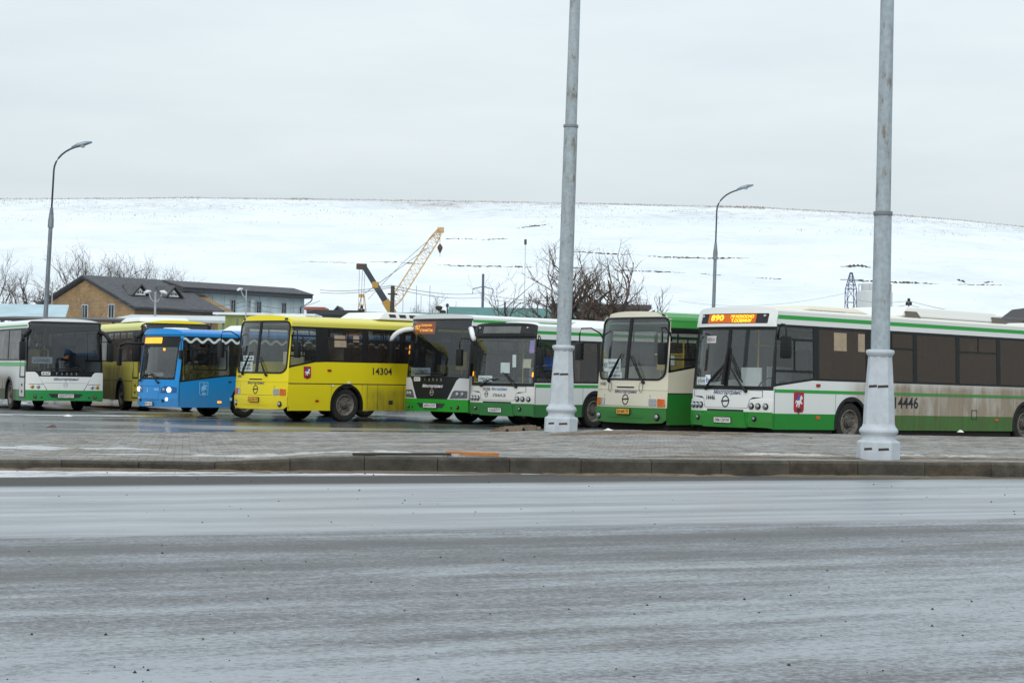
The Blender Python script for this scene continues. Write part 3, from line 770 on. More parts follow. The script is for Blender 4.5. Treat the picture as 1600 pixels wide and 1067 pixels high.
        MB().box(-w, w, s.bow+.12, L-.03, .98, 1.02).build('floor', M_FLR, s.root)
        u = MB(); a0 = 0; u.box(-s.hw+.42, s.hw-.42, .4, L-.2, und, .97)
        edges = [s.bow+.14]+[e for ax in s.axles for e in (ax-.62, ax+.62)]+[L-.05]
        for i in range(0, len(edges), 2): u.box(-s.hw+.05, s.hw-.05, edges[i], edges[i+1], und, .965)
        u.build('underbody', M_UND, s.root)
        MB().box(-s.hw+.12, s.hw-.12, .5, L-.06, s.zc-.03, s.zc).build('ceiling_lining', M_CEIL, s.root)
    def interior(s, rows=5, wheel=True, dz=1.18, partition=True):
        L = s.L; y0 = s.yf(0, 1.2)+.06
        s.front('dashboard', [rect(-s.hw+.06, s.hw-.06, 1.0, dz)], M_DASH, -.05, .42)
        MB().tube([(.55+.24*math.cos(t*math.pi/9), .78+s.yf(0, 1.3)+.12*math.sin(t*math.pi/9), dz+.10+.20*math.sin(t*math.pi/9)) for t in range(19)], .018, 6, False).tube([(.55, .70+s.yf(0, 1.3), dz+.06), (.55, .55, 1.02)], .03).build('steering_wheel', M_BLK, s.root)
        MB().box(.28, .82, 1.5, 1.98, 1.10, 1.42, .04).box(.30, .80, 1.92, 2.06, 1.40, 2.15, .05).build('driver_seat', M_DASH, s.root)
        if partition:
            MB().box(.12, s.hw-.06, 2.25, 2.29, 1.02, 2.45).box(.10, .14, 1.3, 2.25, 1.02, 1.75).build('cab_partition', M_PART, s.root)
        st = MB().box(-.22, .22, 0, .42, .40, .48, .02).box(-.22, .22, .38, .46, .46, 1.12, .03).box(-.03, .03, .1, .3, 0, .41).mesh('seat'); st.materials.append(M_SEAT)
        for i in range(rows):
            for x in (-.85, -.40, .40, .85):
                q = link('seat', st, None, s.root); q.location = (x, 3.3+i*1.35, 1.02)
        rl = MB()
        for y in (1.5, 3.0, 5.0, 7.0, 9.0):
            for x in (-.35, .30):
                if y < L-1 and not (y < 2 and x > 0): rl.tube([(x, y, 1.02), (x, y, s.zc-.02)], .018, 8)
        rl.tube([(-.35, 1.4, 2.25), (-.35, L-1.5, 2.25)], .016, 8)
        rl.build('handrail', M_RAIL, s.root)
    def placard(s, x, z, w, h, t=None, dep=.10, route=None):
        y = s.yf(x, z)+dep
        pl = MB().box(x-w/2, x+w/2, y, y+.008, z-h/2, z+h/2).build('placard', M_PAPER, s.root)
        if t:
            n = len(t)
            for i, ln in enumerate(t):
                V, F = textmesh(ln); hh = h*.62/n
                zc_ = z+h*.36-(i+.5)*h*.74/n+ (h*.0)
                ox = w*.12 if route else 0
                MB().add([(x+ox+a*w*(.62 if route else .8), y-.004, zc_+b*hh*.8) for a, b in V], F).build('placard_lettering', M_INK, pl)
            if route:
                V, F = textmesh(route); MB().add([(x-w*.36+a*w*.2, y-.004, z+b*h*.45) for a, b in V], F).build('placard_lettering', M_INK, pl)
        return pl
    def plate(s, x, z, t, yellow=False, w=.52, h=.125):
        p = s.front('number_plate', [rrect(x-w/2, x+w/2, z-h/2, z+h/2, .012)], M_PLATEY if yellow else M_PLATE, .075, .03)
        s.ftext('plate_lettering', t, x, z, w*.86, h*.62, M_INK, 0, .079, p)
        s.front('plate_border', [rrect(x-w/2-.008, x+w/2+.008, z-h/2-.008, z+h/2+.008, .014), list(reversed(rrect(x-w/2+.004, x+w/2-.004, z-h/2+.004, z+h/2-.004, .01)))], M_INK, .0775, .03, p)
    def wiper(s, p0, p1, blade):
        a = s.fm(*p0, .05); b = s.fm(*p1, .05)
        o_ = MB().tube([s.fm(p0[0], p0[1], .0), a], .03, 8).tube([a, s.fm(lerp(p0[0], p1[0], .35), lerp(p0[1], p1[1], .35), .07), b], [.032, .022, .014], 6).build('wiper', M_BLK, s.root)
        MB().tube([s.fm(*blade[0], .03), s.fm(*blade[1], .03)], .016, 6).build('wiper_blade', M_BLK, o_)
    def shield(s, sd, y, z, w, h, outline=False, m=None):
        pts = [(-.5, .5), (.5, .5), (.5, -.30), (.42, -.42), (.12, -.44), (0, -.52), (-.12, -.44), (-.42, -.42), (-.5, -.30)]
        F_ = lambda P, k=1: [(y+sd*a*w*k, z+b*h*k) for a, b in P]
        if not outline: e = s.side(sd, 'coat_of_arms', [F_(pts)], M_RED, .008, .006)
        else: e = s.side(sd, 'coat_of_arms', [F_(pts), list(reversed(F_(pts, .90)))], m, .008, .006)
        mw = m or M_WHT
        horse = [(-.28, -.16), (-.20, -.02), (-.26, .06), (-.30, .02), (-.32, -.06), (-.36, .0), (-.30, .12), (-.10, .10), (.06, .12), (.16, .30), (.24, .34), (.36, .22), (.34, .16), (.24, .18), (.22, .06), (.34, -.02), (.30, -.08), (.18, -.02), (.10, -.06), (.02, -.20), (-.04, -.22), (-.02, -.08), (-.14, -.08), (-.18, -.20)]
        s.side(sd, 'coat_of_arms_horse', [F_(horse)], mw, .011, .004, e)
        rider = [(-.08, .12), (.06, .12), (.08, .24), (.02, .30), (.03, .38), (-.04, .40), (-.08, .34), (-.06, .28), (-.24, .16), (-.22, .10)]
        s.side(sd, 'coat_of_arms_rider', [F_(rider)], m or M_BLUE2, .014, .003, e)
        drag = [(-.24, -.34), (-.10, -.24), (.04, -.28), (.20, -.24), (.26, -.34), (.10, -.40), (-.12, -.40)]
        s.side(sd, 'coat_of_arms_serpent', [F_(drag)], m or M_INK, .011, .004, e)
    def logo(s, x, z, r, m, off=.006):
        ring = s.front('emblem', [circ(x, z, r*.86, 22, r), list(reversed(circ(x, z, r*.66, 22, r*.80)))], m, off, .008)
        s.front('emblem_bar', [[(x-r*.95, z-r*.12), (x+r*.9, z+r*.02), (x+r*.95, z+r*.28), (x-r*.9, z+r*.14)]], m, off+.001, .008, ring)
    def mirror_arm(s, sd, y=.2, out=.25, zt=2.45, zm=2.12, h=.42, w=.22, fwd=.0):
        """bent tube arm with a hanging rectangular mirror"""
        x0 = sd*(s.xs(zt)); x1 = sd*(s.hw+out)
        y0 = s.yf(s.hw, zt)+.02; yb = y-fwd
        pts = [(x0, y0, zt-.25), (x0+sd*.04, lerp(y0, yb, .2), zt-.05), (lerp(x0, x1, .4), lerp(y0, yb, .6), zt+.07), (lerp(x0, x1, .8), yb, zt+.06), (x1, yb, zt-.06), (x1, yb, zm)]
        o_ = MB().tube(pts, .018, 8).build('mirror', M_BLK, s.root, True)
        MB().box(x1-w/2, x1+w/2, yb-.06, yb+.06, zm-h/2, zm+h/2, .035).build('mirror_housing', M_BLK, o_, True, 30)
        MB().box(x1-w/2+.02, x1+w/2-.02, yb+.061, yb+.065, zm-h/2+.03, zm+h/2-.03).build('mirror_glass', M_LAMPG, o_)
    def mirror_horn(s, sd, m, zt=2.62, drop=.62, out=.42, fwd=.38):
        """moulded horn arm sweeping forward and down to a drooping mirror"""
        x0 = sd*(s.xs(zt)-.10); y0 = s.yf(s.hw, zt)
        mb = MB(); P = []
        for k in range(9):
            t = k/8; P.append((lerp(x0, sd*(s.hw+out), t**.8), y0-fwd*math.sin(t*1.5), zt-.34*t**2.2))
        mb.tube(P, [.06, .065, .07, .07, .07, .07, .07, .065, .055], 10)
        o_ = mb.build('mirror', m, s.root, True)
        x1, y1, z1 = P[-1]
        MB().box(x1-.10, x1+.10, y1-.07, y1+.08, z1-drop, z1+.0, .045).build('mirror_housing', M_BLK, o_, True, 30)
        MB().box(x1-.075, x1+.075, y1+.081, y1+.086, z1-drop+.05, z1-.06).build('mirror_glass', M_LAMPG, o_)
    def stripe(s, sd, y0, y1, z0, z1, m, ra=None, off=.004, name='stripe'):
        if ra:
            for q in s.low_polys(z0, lambda y: z1, y0, y1, ra): s.side(sd, name, [q], m, off, .006)
        else: s.side(sd, name, [rect(y0, y1, z0, z1)], m, off, .006)
    def marker(s, sd, y, z, m, w=.09, h=.05):
        s.side(sd, 'side_marker', [rrect(y-w/2, y+w/2, z-h/2, z+h/2, .012)], m, .018, .02)
    def seam(s, sd, y, z0, z1): s.side(sd, 'panel_seam', [rect(y-.006, y+.006, z0, z1)], M_INK, .0045, .006)
    def hump(s, name, x0, x1, y0, y1, h, m, vents=0, ven=None):
        """roof unit with sloping ends"""
        z = s.zr-.03; e = min(.35, (y1-y0)*.18)
        vs = [(x0, y0, z), (x1, y0, z), (x1, y1, z), (x0, y1, z), (x0+.12, y0+e, z+h), (x1-.12, y0+e, z+h), (x1-.12, y1-e, z+h), (x0+.12, y1-e, z+h)]
        o_ = MB().add(vs, [(0, 3, 2, 1), (4, 5, 6, 7), (0, 1, 5, 4), (1, 2, 6, 5), (2, 3, 7, 6), (3, 0, 4, 7)]).build(name, m, s.root)
        bv = o_.modifiers.new('bevel', 'BEVEL'); bv.width = .05; bv.segments = 3
        for k in range(vents):
            a = lerp(y0+e+.1, y1-e-.1, (k+.15)/vents); b = lerp(y0+e+.1, y1-e-.1, (k+.8)/vents)
            for sg, xx in ((1, x1), (-1, x0)):
                MB().add([(xx-sg*.035, a, z+h*.35), (xx-sg*.035, b, z+h*.35), (xx-sg*.085, b, z+h*.75), (xx-sg*.085, a, z+h*.75), (xx-sg*.13, a, z+h*.35), (xx-sg*.13, b, z+h*.35)], [(0, 1, 2, 3), (0, 4, 5, 1), (3, 2, 5, 4)]).build('roof_vent', ven or M_INK, o_)
        return o_

# ---------------------------------------------------------------- front styles
def windows(y0, y1, n, kinds, g, gap=.10):
    w = (y1-y0)/n; return [(y0+i*w+gap/2, y0+(i+1)*w-gap/2, kinds[i % len(kinds)], g) for i in range(n)]
def header_poly(b, z0, x1=None):
    return [(-b.xs(z0), z0), (b.xs(z0), z0)]+([(b.xs(b.zc), b.zc)] if z0 < b.zc else [])+[(x, z) for x, z in reversed(b.arc) if z > z0+.005]+([(-b.xs(b.zc), b.zc)] if z0 < b.zc else [])

def front_low_floor(b, white, bump, hdr, num, plate, led=None, split=True, word=None, name_col=M_NAVY):
    """city bus: display box over a big screen, round triple lamps, deep coloured bumper"""
    zs0, zs1 = 1.28, 2.62
    b.front('header_panel', [header_poly(b, zs1+.01), list(reversed(rrect(-1.02, 1.02, 2.70, 2.93, .03)))], hdr, .05, .09, cutz=(2.8, 2.9, 2.97))
    b.front('display_surround', [rrect(-1.02, 1.02, 2.70, 2.93, .03)], M_INK, .035, .03)
    b.front('display_glass', [rrect(-.74, .72, 2.715, 2.915, .01)], M_LEDG if led else mat('dead_display', (.12, .125, .125), .35, var=.2, scale=3), .040, .004)
    for x in (-.93, .93): b.fdisc('clearance_lamp', x, 2.87, .035, M_LAMPG, .04, .015, 12)
    if led:
        for (t, x, z, w, h) in led: b.ftext('display_lettering', t, x, z, w, h, M_LED, 0, .046)
    scr = rect(-b.hw+.06, b.hw-.06, zs0, zs1-.06)
    b.front('windscreen_surround', [rect(-2, 2, zs0-.09, zs1), list(reversed(scr))], M_BLK, 0, .03, cutz=(1.4, 2.0))
    if split:
        b.front('windscreen', [rect(-b.hw+.06, -.045, zs0, zs1-.06)], G_FRONT, -.012, .008, cutz=(1.8,))
        b.front('windscreen', [rect(.045, b.hw-.06, zs0, zs1-.06)], G_FRONT, -.012, .008, cutz=(1.8,))
        b.front('windscreen_pillar', [rect(-.045, .045, zs0, zs1-.06)], M_BLK, .004, .04, cutz=(1.8,))
    else: b.front('windscreen', [scr], G_FRONT, -.012, .008, cutz=(1.8,))
    zl, zbm = .70, .40
    b.front('front_mask', [[(-2, zl), (2, zl), (2, zs0-.09), (-2, zs0-.09)]], white, 0, .03, cutz=(1.0,))
    lid = [(-1.16, 1.03), (-.80, 1.03), (-.72, .98), (-.66, .78), (.66, .78), (.72, .98), (.80, 1.03), (1.02, 1.03), (1.02, 1.185), (-1.16, 1.185)]
    lidi = [(x*.988, .985+(z-.985)*.965) for x, z in lid]
    b.front('front_flap_seam', [lid, list(reversed(lidi))], M_INK, .003, .006)
    b.front('grille_slot', [rect(-.56, .56, .69, .745)], M_INK, .006, .012)
    for sd in (-1, 1):
        cl = [(sd*.66, .70), (sd*1.30, .70), (sd*1.30, .965), (sd*.86, .985), (sd*.75, .95), (sd*.69, .86)]
        q = b.front('light_cluster', [cl if sd > 0 else list(reversed(cl))], white, .018, .022)
        for x in (.77, .93, 1.10):
            h_ = b.fdisc('headlight', sd*x, .83, .072, M_BLK, .03, .012, 20, q)
            b.fdisc('headlight_lens', sd*x, .83, .056, M_LENS, .052, .012, 20, q)
    poly = [(-2, zbm), (-.62, zbm), (-.58, zbm-.05), (.58, zbm-.05), (.62, zbm), (2, zbm-.05), (2, zl), (-2, zl)]
    poly = [(-2, .37), (-.70, .36), (-.62, .33), (.62, .33), (.70, .36), (2, .33), (2, zl), (-2, zl)]
    bp = b.front('bumper', [poly], bump, .035, .06, cutz=(.5,))
    b.front('bumper_step', [[(-.66, .34), (.66, .34), (.62, .68), (-.62, .68)]], bump, .062, .05, bp)
    for x in (-.84, .84):
        b.front('bumper_seam', [rect(x*.82-.006, x*.82+.006, .36, .69)], M_INK, .038, .006, bp)
        b.fdisc('fog_light', x*1.02, .55, .06, M_BLK, .04, .012, 16, bp); b.fdisc('fog_lens', x*1.02, .55, .038, M_LENS, .054, .010, 14, bp)
    b.plate(0, .50, plate)
    if word:
        b.ftext('lettering', 'Мосгортранс', .10, 1.10, .62, .105, name_col, .35)
        b.ftext('maker_lettering', word, .10, .925, .50, .085, mat('dark_badge', (.05, .05, .055), .4, .5))
        b.logo(-.42, .95, .085, M_INK); b.ftext('fleet_number', num, -.42, 1.10, .30, .10, M_INK)
    else:
        b.ftext('lettering', 'Мосгортранс', .06, 1.125, .86, .13, name_col, .35)
        b.ftext('fleet_number', num, -.46, 1.005, .30, .11, M_INK); b.logo(.02, .925, .135, M_INK)

def front_round(b, body, bump, num, plate, slot=True):
    """older city bus: tall rounded two-piece screen in a black gasket, square lamps"""
    g0, g1 = 1.36, 2.88
    sc = rrect(-1.19, 1.19, g0, g1, (.20, .20, .22, .22), 6)
    inn = rrect(-1.145, 1.145, g0+.045, g1-.04, (.17, .17, .19, .19), 6)
    top = [(-2, .70), (2, .70), (2, 2.0), (2, 2.4), (b.xs(b.zc), b.zc)]+[(x, z) for x, z in reversed(b.arc)]+[(-b.xs(b.zc), b.zc), (-2, 2.4), (-2, 2.0)]
    b.front('front_mask', [top, list(reversed(sc))], body, 0, .04, cutz=(1.0, 2.0, 2.8, 2.9))
    b.front('windscreen_gasket', [sc, list(reversed(inn))], M_BLK, .012, .03, cutz=(2.0,))
    V_l = [p for p in inn if p[0] < -.05]; V_r = [p for p in inn if p[0] > .05]
    l = [(-.05, g1-.04)]+V_l+[(-.05, g0+.045)]; r = V_r[:0]
    rr = [(.05, g0+.045)]+[p for p in inn[-6:] if p[0] > .05]+[p for p in inn[:6] if p[0] > .05]+[(.05, g1-.04)]
    b.front('windscreen', [l], G_FRONT, -.008, .008, cutz=(2.0,)); b.front('windscreen', [rr], G_FRONT, -.008, .008, cutz=(2.0,))
    b.front('windscreen_pillar', [rect(-.05, .05, g0+.04, g1-.035)], M_BLK, .006, .04, cutz=(2.0,))
    for x in (-1.0, 1.0): b.front('clearance_lamp', [rect(x-.05, x+.05, 2.905, 2.955)], M_BLK, .03, .04)
    lid = [(-.86, .745), (.86, .745), (.80, .97), (.80, 1.0), (-.80, 1.0), (-.86, .97)]
    for q in (rect(-.86, .86, .738, .748), [(-.87, .74), (-.858, .74), (-.80, 1.02), (-.812, 1.02)], [(.858, .74), (.87, .74), (.812, 1.02), (.80, 1.02)]): b.front('panel_seam', [q], M_INK, .003, .006)
    b.front('grille_slot', [rrect(-.30, .30, 1.175, 1.21, .015)], M_INK, .004, .008)
    b.front('grille_lip', [rrect(-.33, .33, 1.21, 1.225, .006)], body, .02, .02)
    b.front('brow_fold', [rrect(-1.25, 1.25, 1.135, 1.15, .006)], body, .010, .02)
    for sd in (-1, 1):
        q = b.front('light_cluster', [rrect(sd*.975-.215, sd*.975+.215, .735, .955, .02)], body, .006, .02)
        b.front('headlight', [rrect(sd*.89-.10, sd*.89+.10, .755, .93, .02)], M_LENS, .020, .02, q)
        o_ = [(sd*1.02, .745), (sd*1.21, .755), (sd*1.19, .925), (sd*1.02, .935)]
        b.front('indicator', [o_ if sd > 0 else list(reversed(o_))], M_ORL, .024, .02, q)
    bp = b.front('bumper', [[(-2, .44), (-1.1, .36), (-.7, .34), (.7, .34), (1.1, .36), (2, .44), (2, .715), (-2, .715)]], bump, .03, .07, cutz=(.5,))
    b.front('bumper_rib', [rrect(-.62, .62, .47, .485, .006)], bump, .04, .02, bp)
    for x in (-1.02, 1.02):
        b.fdisc('fog_light', x, .50, .085, M_BLK, .036, .008, 18, bp); b.fdisc('fog_lens', x, .50, .06, M_LENS, .048, .012, 16, bp)
    b.plate(.02, .615, plate, True, .46, .125)
    b.ftext('lettering', 'Мосгортранс', .02, 1.085, .80, .105, M_NAVY, .35)
    b.ftext('fleet_number', num, -.92, 1.27, .30, .085, mat('faded_ink', (.09, .09, .12), .6)); b.logo(.02, .90, .13, M_INK)

def front_vee(b, body, bump, vee, num, plate, led=None, lamps='round', mask_text=M_NAVY, vm=None, glass_=None):
    """suburban coach: full-width dark screen up to the roof, V-shaped centre mask"""
    zs0, zs1 = 1.30, 2.90
    g = glass_ or G_DARK
    b.front('header_panel', [header_poly(b, zs1)], body, .012, .06, cutz=(2.95,))
    b.front('windscreen_surround', [rect(-2, 2, 1.12, zs1), list(reversed(rect(-1.20, 1.20, zs0, zs1-.05)))], M_BLK, 0, .03, cutz=(1.4, 2.0))
    b.front('windscreen', [rect(-1.20, 1.20, zs0, zs1-.05)], g, -.008, .008, cutz=(1.8,))
    V = [(-.86, 1.12), (-.60, .68), (.60, .68), (.86, 1.12)]
    b.front('centre_mask', [V], vee, 0, .03)
    b.front('lower_panel', [rect(-2, 2, .60, .70)], body, -.01, .02)
    for q in ([(-.875, 1.12), (-.855, 1.12), (-.592, .68), (-.612, .68)], [(.855, 1.12), (.875, 1.12), (.612, .68), (.592, .68)]): b.front('panel_seam', [q], M_INK, .004, .006)
    if lamps == 'round': b.front('panel_seam', [rect(-.70, .70, .91, .916)], M_INK, .003, .006)
    for sd in (-1, 1):
        P_ = [(sd*.615, .68), (sd*2, .68), (sd*2, 1.255), (sd*.98, 1.265), (sd*.90, 1.20)]
        q = b.front('light_panel', [P_ if sd > 0 else list(reversed(P_))], body, .014, .04)
        if lamps == 'round':
            b.front('lamp_brow', [rect(min(sd*.72, sd*1.16), max(sd*.72, sd*1.16), .865, .878)], M_INK, .018, .006, q)
            for x, m_ in ((.87, M_LENS), (1.05, mat('amber_lamp', (.42, .24, .04), .2, .4))):
                b.fdisc('headlight', sd*x, .79, .058, m_, .022, .012, 18, q)
        else:
            H_ = [(sd*.70, .70), (sd*1.22, .72), (sd*1.22, .92), (sd*.86, .93), (sd*.80, .90)]
            q2 = b.front('headlight', [H_ if sd > 0 else list(reversed(H_))], mat('smoked_lens', (.10, .10, .12), .12, .3), .020, .02, q)
            for x in (.93, 1.08): b.fdisc('headlight_bulb', sd*x, .82, .062, M_LENS, .022, .008, 18, q)
    bp = b.front('bumper', [[(-2, .34), (2, .34), (2, .68), (-2, .68)]], bump, .035, .07, cutz=(.5,))
    b.front('bumper_recess', [[(-.58, .44), (-.50, .56-.02+.02), (-.58, .565), (.58, .565), (.50, .44)][0:0] or [(-.45, .44), (.45, .44), (.56, .565), (-.56, .565)]], M_INK, .039, .006, bp)
    for x in (-.96, .96):
        b.fdisc('fog_light', x, .47, .055, M_BLK, .04, .008, 16, bp); b.fdisc('fog_lens', x, .47, .042, mat('fog_lens_red', (.20, .09, .07), .2, .2), .052, .008, 14, bp)
        b.fdisc('tow_cap', x*.80, .45, .03, M_INK, .038, .004, 12, bp)
    b.plate(0, .50, plate)
    tg = b.front('fleet_plate', [rrect(-.78, -.50, 1.165, 1.275, .02)], M_PLATE, .008, .008)
    b.ftext('fleet_number', num, -.64, 1.22, .24, .085, M_INK, 0, .010, tg)
    for i, ch in enumerate('ГОЛАЗ'): b.ftext('maker_lettering', ch, -.28+i*.155, 1.215, .055, .075, M_SILV, 0, .006)
    b.ftext('lettering', 'Мосгортранс', .02, 1.03, .82, .11, mask_text, .35)
    b.logo(.0, .86, .085, vm or mat('chrome_badge', (.5, .5, .5), .3, .6))
    if led:
        for (t, x, z, w, h) in led: b.front('display_glass', [rrect(x-w/2, x+w/2, z-h/2, z+h/2, .02)], M_LEDG, -.06, .004) if t is None else b.ftext('display_lettering', t, x, z, w, h, M_LED, 0, -.050)

# ================================================================== the buses of the photograph
GREEN = (.003, .21, .018); WHITE = (.66, .68, .67); CREAM = (.60, .57, .46); YEL = (.70, .58, .010); BLUE = (.004, .225, .58)
P_WF = paint('white_paint_front', WHITE, .22); P_GF = paint('green_paint_front', GREEN, .25)
M_GST = paint('green_stripe_paint', (.02, .30, .045), .1)

# ---- H: white and green low-floor bus at right
H = Bus('city_bus', 'white and green low floor bus 14446, orange display lit, its side brown with dirt', (1208, 600), 43.0, 49.5, L=13.7, zc=2.96, zr=3.09, axles=(2.98, 9.95), pitch=-.55)
P_WH = paint('white_paint_dirty_rear', WHITE, .12, yd=.85, y0=2.5, y1=3.8, ztop=1.5, dirt=(.27, .215, .15)); P_GH = paint('green_paint_dirty_rear', GREEN, .12, yd=.62, y0=2.8, y1=4.2, ztop=1.2, dirt=(.10, .105, .05))
P_WU = paint('white_paint_upper', WHITE, .08)
sill = [(0, 1.27), (.35, 1.29), (1.58, 1.44), (14, 1.44)]
win = [(0.34, 1.62, 'driver', G_SIDE), (1.82, 3.5, '', G_DIRTY), (3.65, 5.28, 'vent', G_DIRTY), (5.43, 6.97, '', G_DIRTY), (7.12, 8.66, 'vent', G_DIRTY), (8.81, 10.3, '', G_DIRTY), (10.45, 11.9, 'vent', G_DIRTY)]
H.shell(P_WH, P_GH, .68, sill, 2.69, {1: win, -1: windows(.5, 12, 7, ['', 'vent'], G_DIRTY)}, paint('white_roof_paint', (.62, .61, .56), .0), P_WU, und=.15)
front_low_floor(H, P_WF, P_GF, P_WU, '14446', 'О961СМ197', [('890', -.42, 2.835, .42, .14), ('ЭР.НОКОСНО', .33, 2.86, .66, .075), ('Т.СОВИНУ', .33, 2.765, .58, .075)])
for sd in (1, -1):
    H.stripe(sd, .3, 13.3, 1.15, 1.225, M_GST if sd < 0 else paint('green_stripe_dirty', (.02, .30, .045), .05, yd=.45, y0=2.4, y1=3.6, ztop=1.4), .58)
    H.side(sd, 'roof_stripe', [rect(.26, 13.3, 2.81, 2.90)], M_GST, .004, .005)
H.interior(6); H.wheels()
H.shield(1, 1.12, .93, .34, .50)
H.stext(1, 'fleet_number', '14446', 5.02, .985, .90, .28, M_INK)
H.marker(1, 1.78, 1.335, M_REDL, .13, .07); H.marker(1, 1.78, .60, M_ORL, .13, .07); H.marker(1, 4.6, .60, M_REDL); H.marker(1, 8.65, .60, M_ORL, .12, .06)
H.side(1, 'filler_flap', [rect(7.6, 7.84, .60, .84), list(reversed(rect(7.62, 7.82, .62, .82)))], M_INK, .005, .006)
H.seam(1, .30, .34, 1.25)
H.wiper((-.62, 1.20), (-.08, 1.72), ((-.52, 1.38), (-.03, 1.80))); H.wiper((.62, 1.16), (.14, 1.70), ((.52, 1.36), (.08, 1.98)))
MB().tube([H.fm(-.05, 1.3, .04), H.fm(0, 1.9, .045), H.fm(.02, 2.15, .04)], [.05, .035, .02], 8).build('wiper_blade', M_BLK, H.root)
H.mirror_arm(1, .42, .20, 2.62, 2.17, .50, .26)
H.placard(-.88, 1.38, .44, .18, ['м.Саларьево'])
wd = H.front('sticker', [rect(-.70, -.52, 1.32, 1.52)], M_PAPER, .002, .003); H.ftext('sticker_mark', 'Ь', -.61, 1.42, .10, .14, M_BLUE2, 0, .005, wd)
st = H.front('sticker', [rect(-.80, -.46, 2.26, 2.42)], M_PAPER, -.020, .003); H.ftext('sticker_lettering', 'ВСМ-Ш', -.63, 2.34, .28, .09, M_RED, 0, -.016, st)
for (y0, y1, z0) in ((2.35, 2.80, 2.15), (3.22, 3.46, 2.15)):
    H.side(1, 'notice', [rect(y0, y1, z0, z0+.42)], mat('buff_paper', (.36, .28, .2), .9), -.004, .005)
MB().box(-.55, .05, 1.15, 1.2, 1.2, 1.72).build('ticket_barrier', M_PAPER, H.root)
H.hump('roof_unit', -.8, 1.0, 1.5, 3.9, .12, paint('cream_roof_unit', (.62, .57, .46), .05), 0)
for k in range(8): MB().box(.93, 1.02, 1.75+k*.16, 1.86+k*.16, 3.005, 3.06).build('roof_vent', M_INK, H.root)
H.hump('air_conditioner', -.85, 1.05, 5.0, 9.3, .26, paint('white_roof_unit', (.66, .66, .63), .05), 0)
for y in (5.15, 8.65): MB().add([(1.10, y, 3.02), (1.10, y+.6, 3.02), (1.02, y+.5, 3.20), (1.02, y+.05, 3.20), (.9, y, 3.02), (.9, y+.6, 3.02)], [(0, 1, 2, 3), (0, 4, 5, 1), (3, 2, 5, 4)]).build('roof_vent', mat('brown_vent', (.12, .10, .08), .7), H.root)
H.hump('roof_hatch', -.4, .7, 11.0, 12.2, .10, paint('cream_roof_hatch', (.6, .56, .48), .05), 0)

# ---- G: cream and green older bus
G = Bus('city_bus', 'cream and green older bus with rounded two piece windscreen, beside the dirty white bus', (1043, 600), 45.3, 51.5, L=11.4, zc=2.76, zr=3.02, bow=.22, axles=(2.45, 8.3), nroof=2.6)
P_CG = paint('cream_paint', CREAM, .35, dirt=(.24, .20, .14)); P_GG = paint('green_bus_paint', (.008, .17, .02), .25)
sill = [(0, 1.55), (.3, 1.55), (1.4, 1.72), (13, 1.72)]
gw = [(.34, 1.5, 'driver', G_SIDE)]+windows(1.7, 11.2, 6, ['', 'vent'], G_DIRTY2)
G.shell(P_CG, P_GG, 1.06, sill, 2.62, {1: gw, -1: windows(.6, 11.2, 7, ['vent'], G_DIRTY2)}, paint('green_roof_paint', (.05, .29, .055), .05), paint('green_roof_side', (.05, .29, .055), .05), und=.15)
front_round(G, P_CG, paint('green_bumper_cream_bus', (.008, .17, .025), .35), '14183', 'ЕН 049 77')
G.interior(5); G.wheels(); G.seam(1, .27, .38, 2.6)
for sd in (1, -1): G.stripe(sd, .25, 11.38, 1.045, 1.075, M_INK, .58)
MB().add([(G.xs(2.76+.22*(k/5))+.004, y, 2.76+.22*(k/5)+.004) for k in range(6) for y in (.3, 11.3)], [(2*k, 2*k+1, 2*k+3, 2*k+2) for k in range(0, 5, 2)]).build('roof_ribs', paint('green_roof_ribs', (.03, .22, .04), .05), G.root)
G.shield(1, 1.75, 1.36, .34, .50)
for p0, p1, bl in (((-.62, 1.33), (-.28, 1.88), ((-.55, 1.42), (-.20, 2.0))), ((.62, 1.31), (.30, 1.85), ((.50, 1.42), (.12, 1.95)))): G.wiper(p0, p1, bl)
for x in (-.55, .55): MB().tube([G.fm(x+.06*math.sin(t*.7), 1.20+.12*math.cos(t*.7), .03) for t in range(10)], .006, 5).build('washer_hose', M_BLK, G.root)
G.mirror_arm(1, .12, .14, 2.55, 2.0, .52, .24, .2); G.mirror_arm(-1, -.02, .30, 2.55, 2.05, .44, .22, .1)
G.placard(-.72, 1.72, .62, .30, ['САЛАРЬЕВО', 'КОММУНАРКА'], route='420'); G.placard(-.55, 1.47, .5, .17, ['м.Саларьево'])
MB().box(.05, .95, 1.0, 1.04, 1.62, 1.98).build('cab_panel', mat('ochre_panel', (.36, .25, .06), .6), G.root)
MB().tube([(.0, .98, 2.0), (1.0, .98, 2.0)], .022).tube([(1.0, .98, 1.1), (1.0, .98, 2.35)], .022).build('handrail', M_RAIL, G.root)
MB().box(.38, .68, .985, .995, 1.74, 1.98).build('poster', M_PAPER, G.root)
MB().box(-.62, .1, .9, .98, 2.48, 2.55).build('roof_shelf', M_CEIL, G.root)

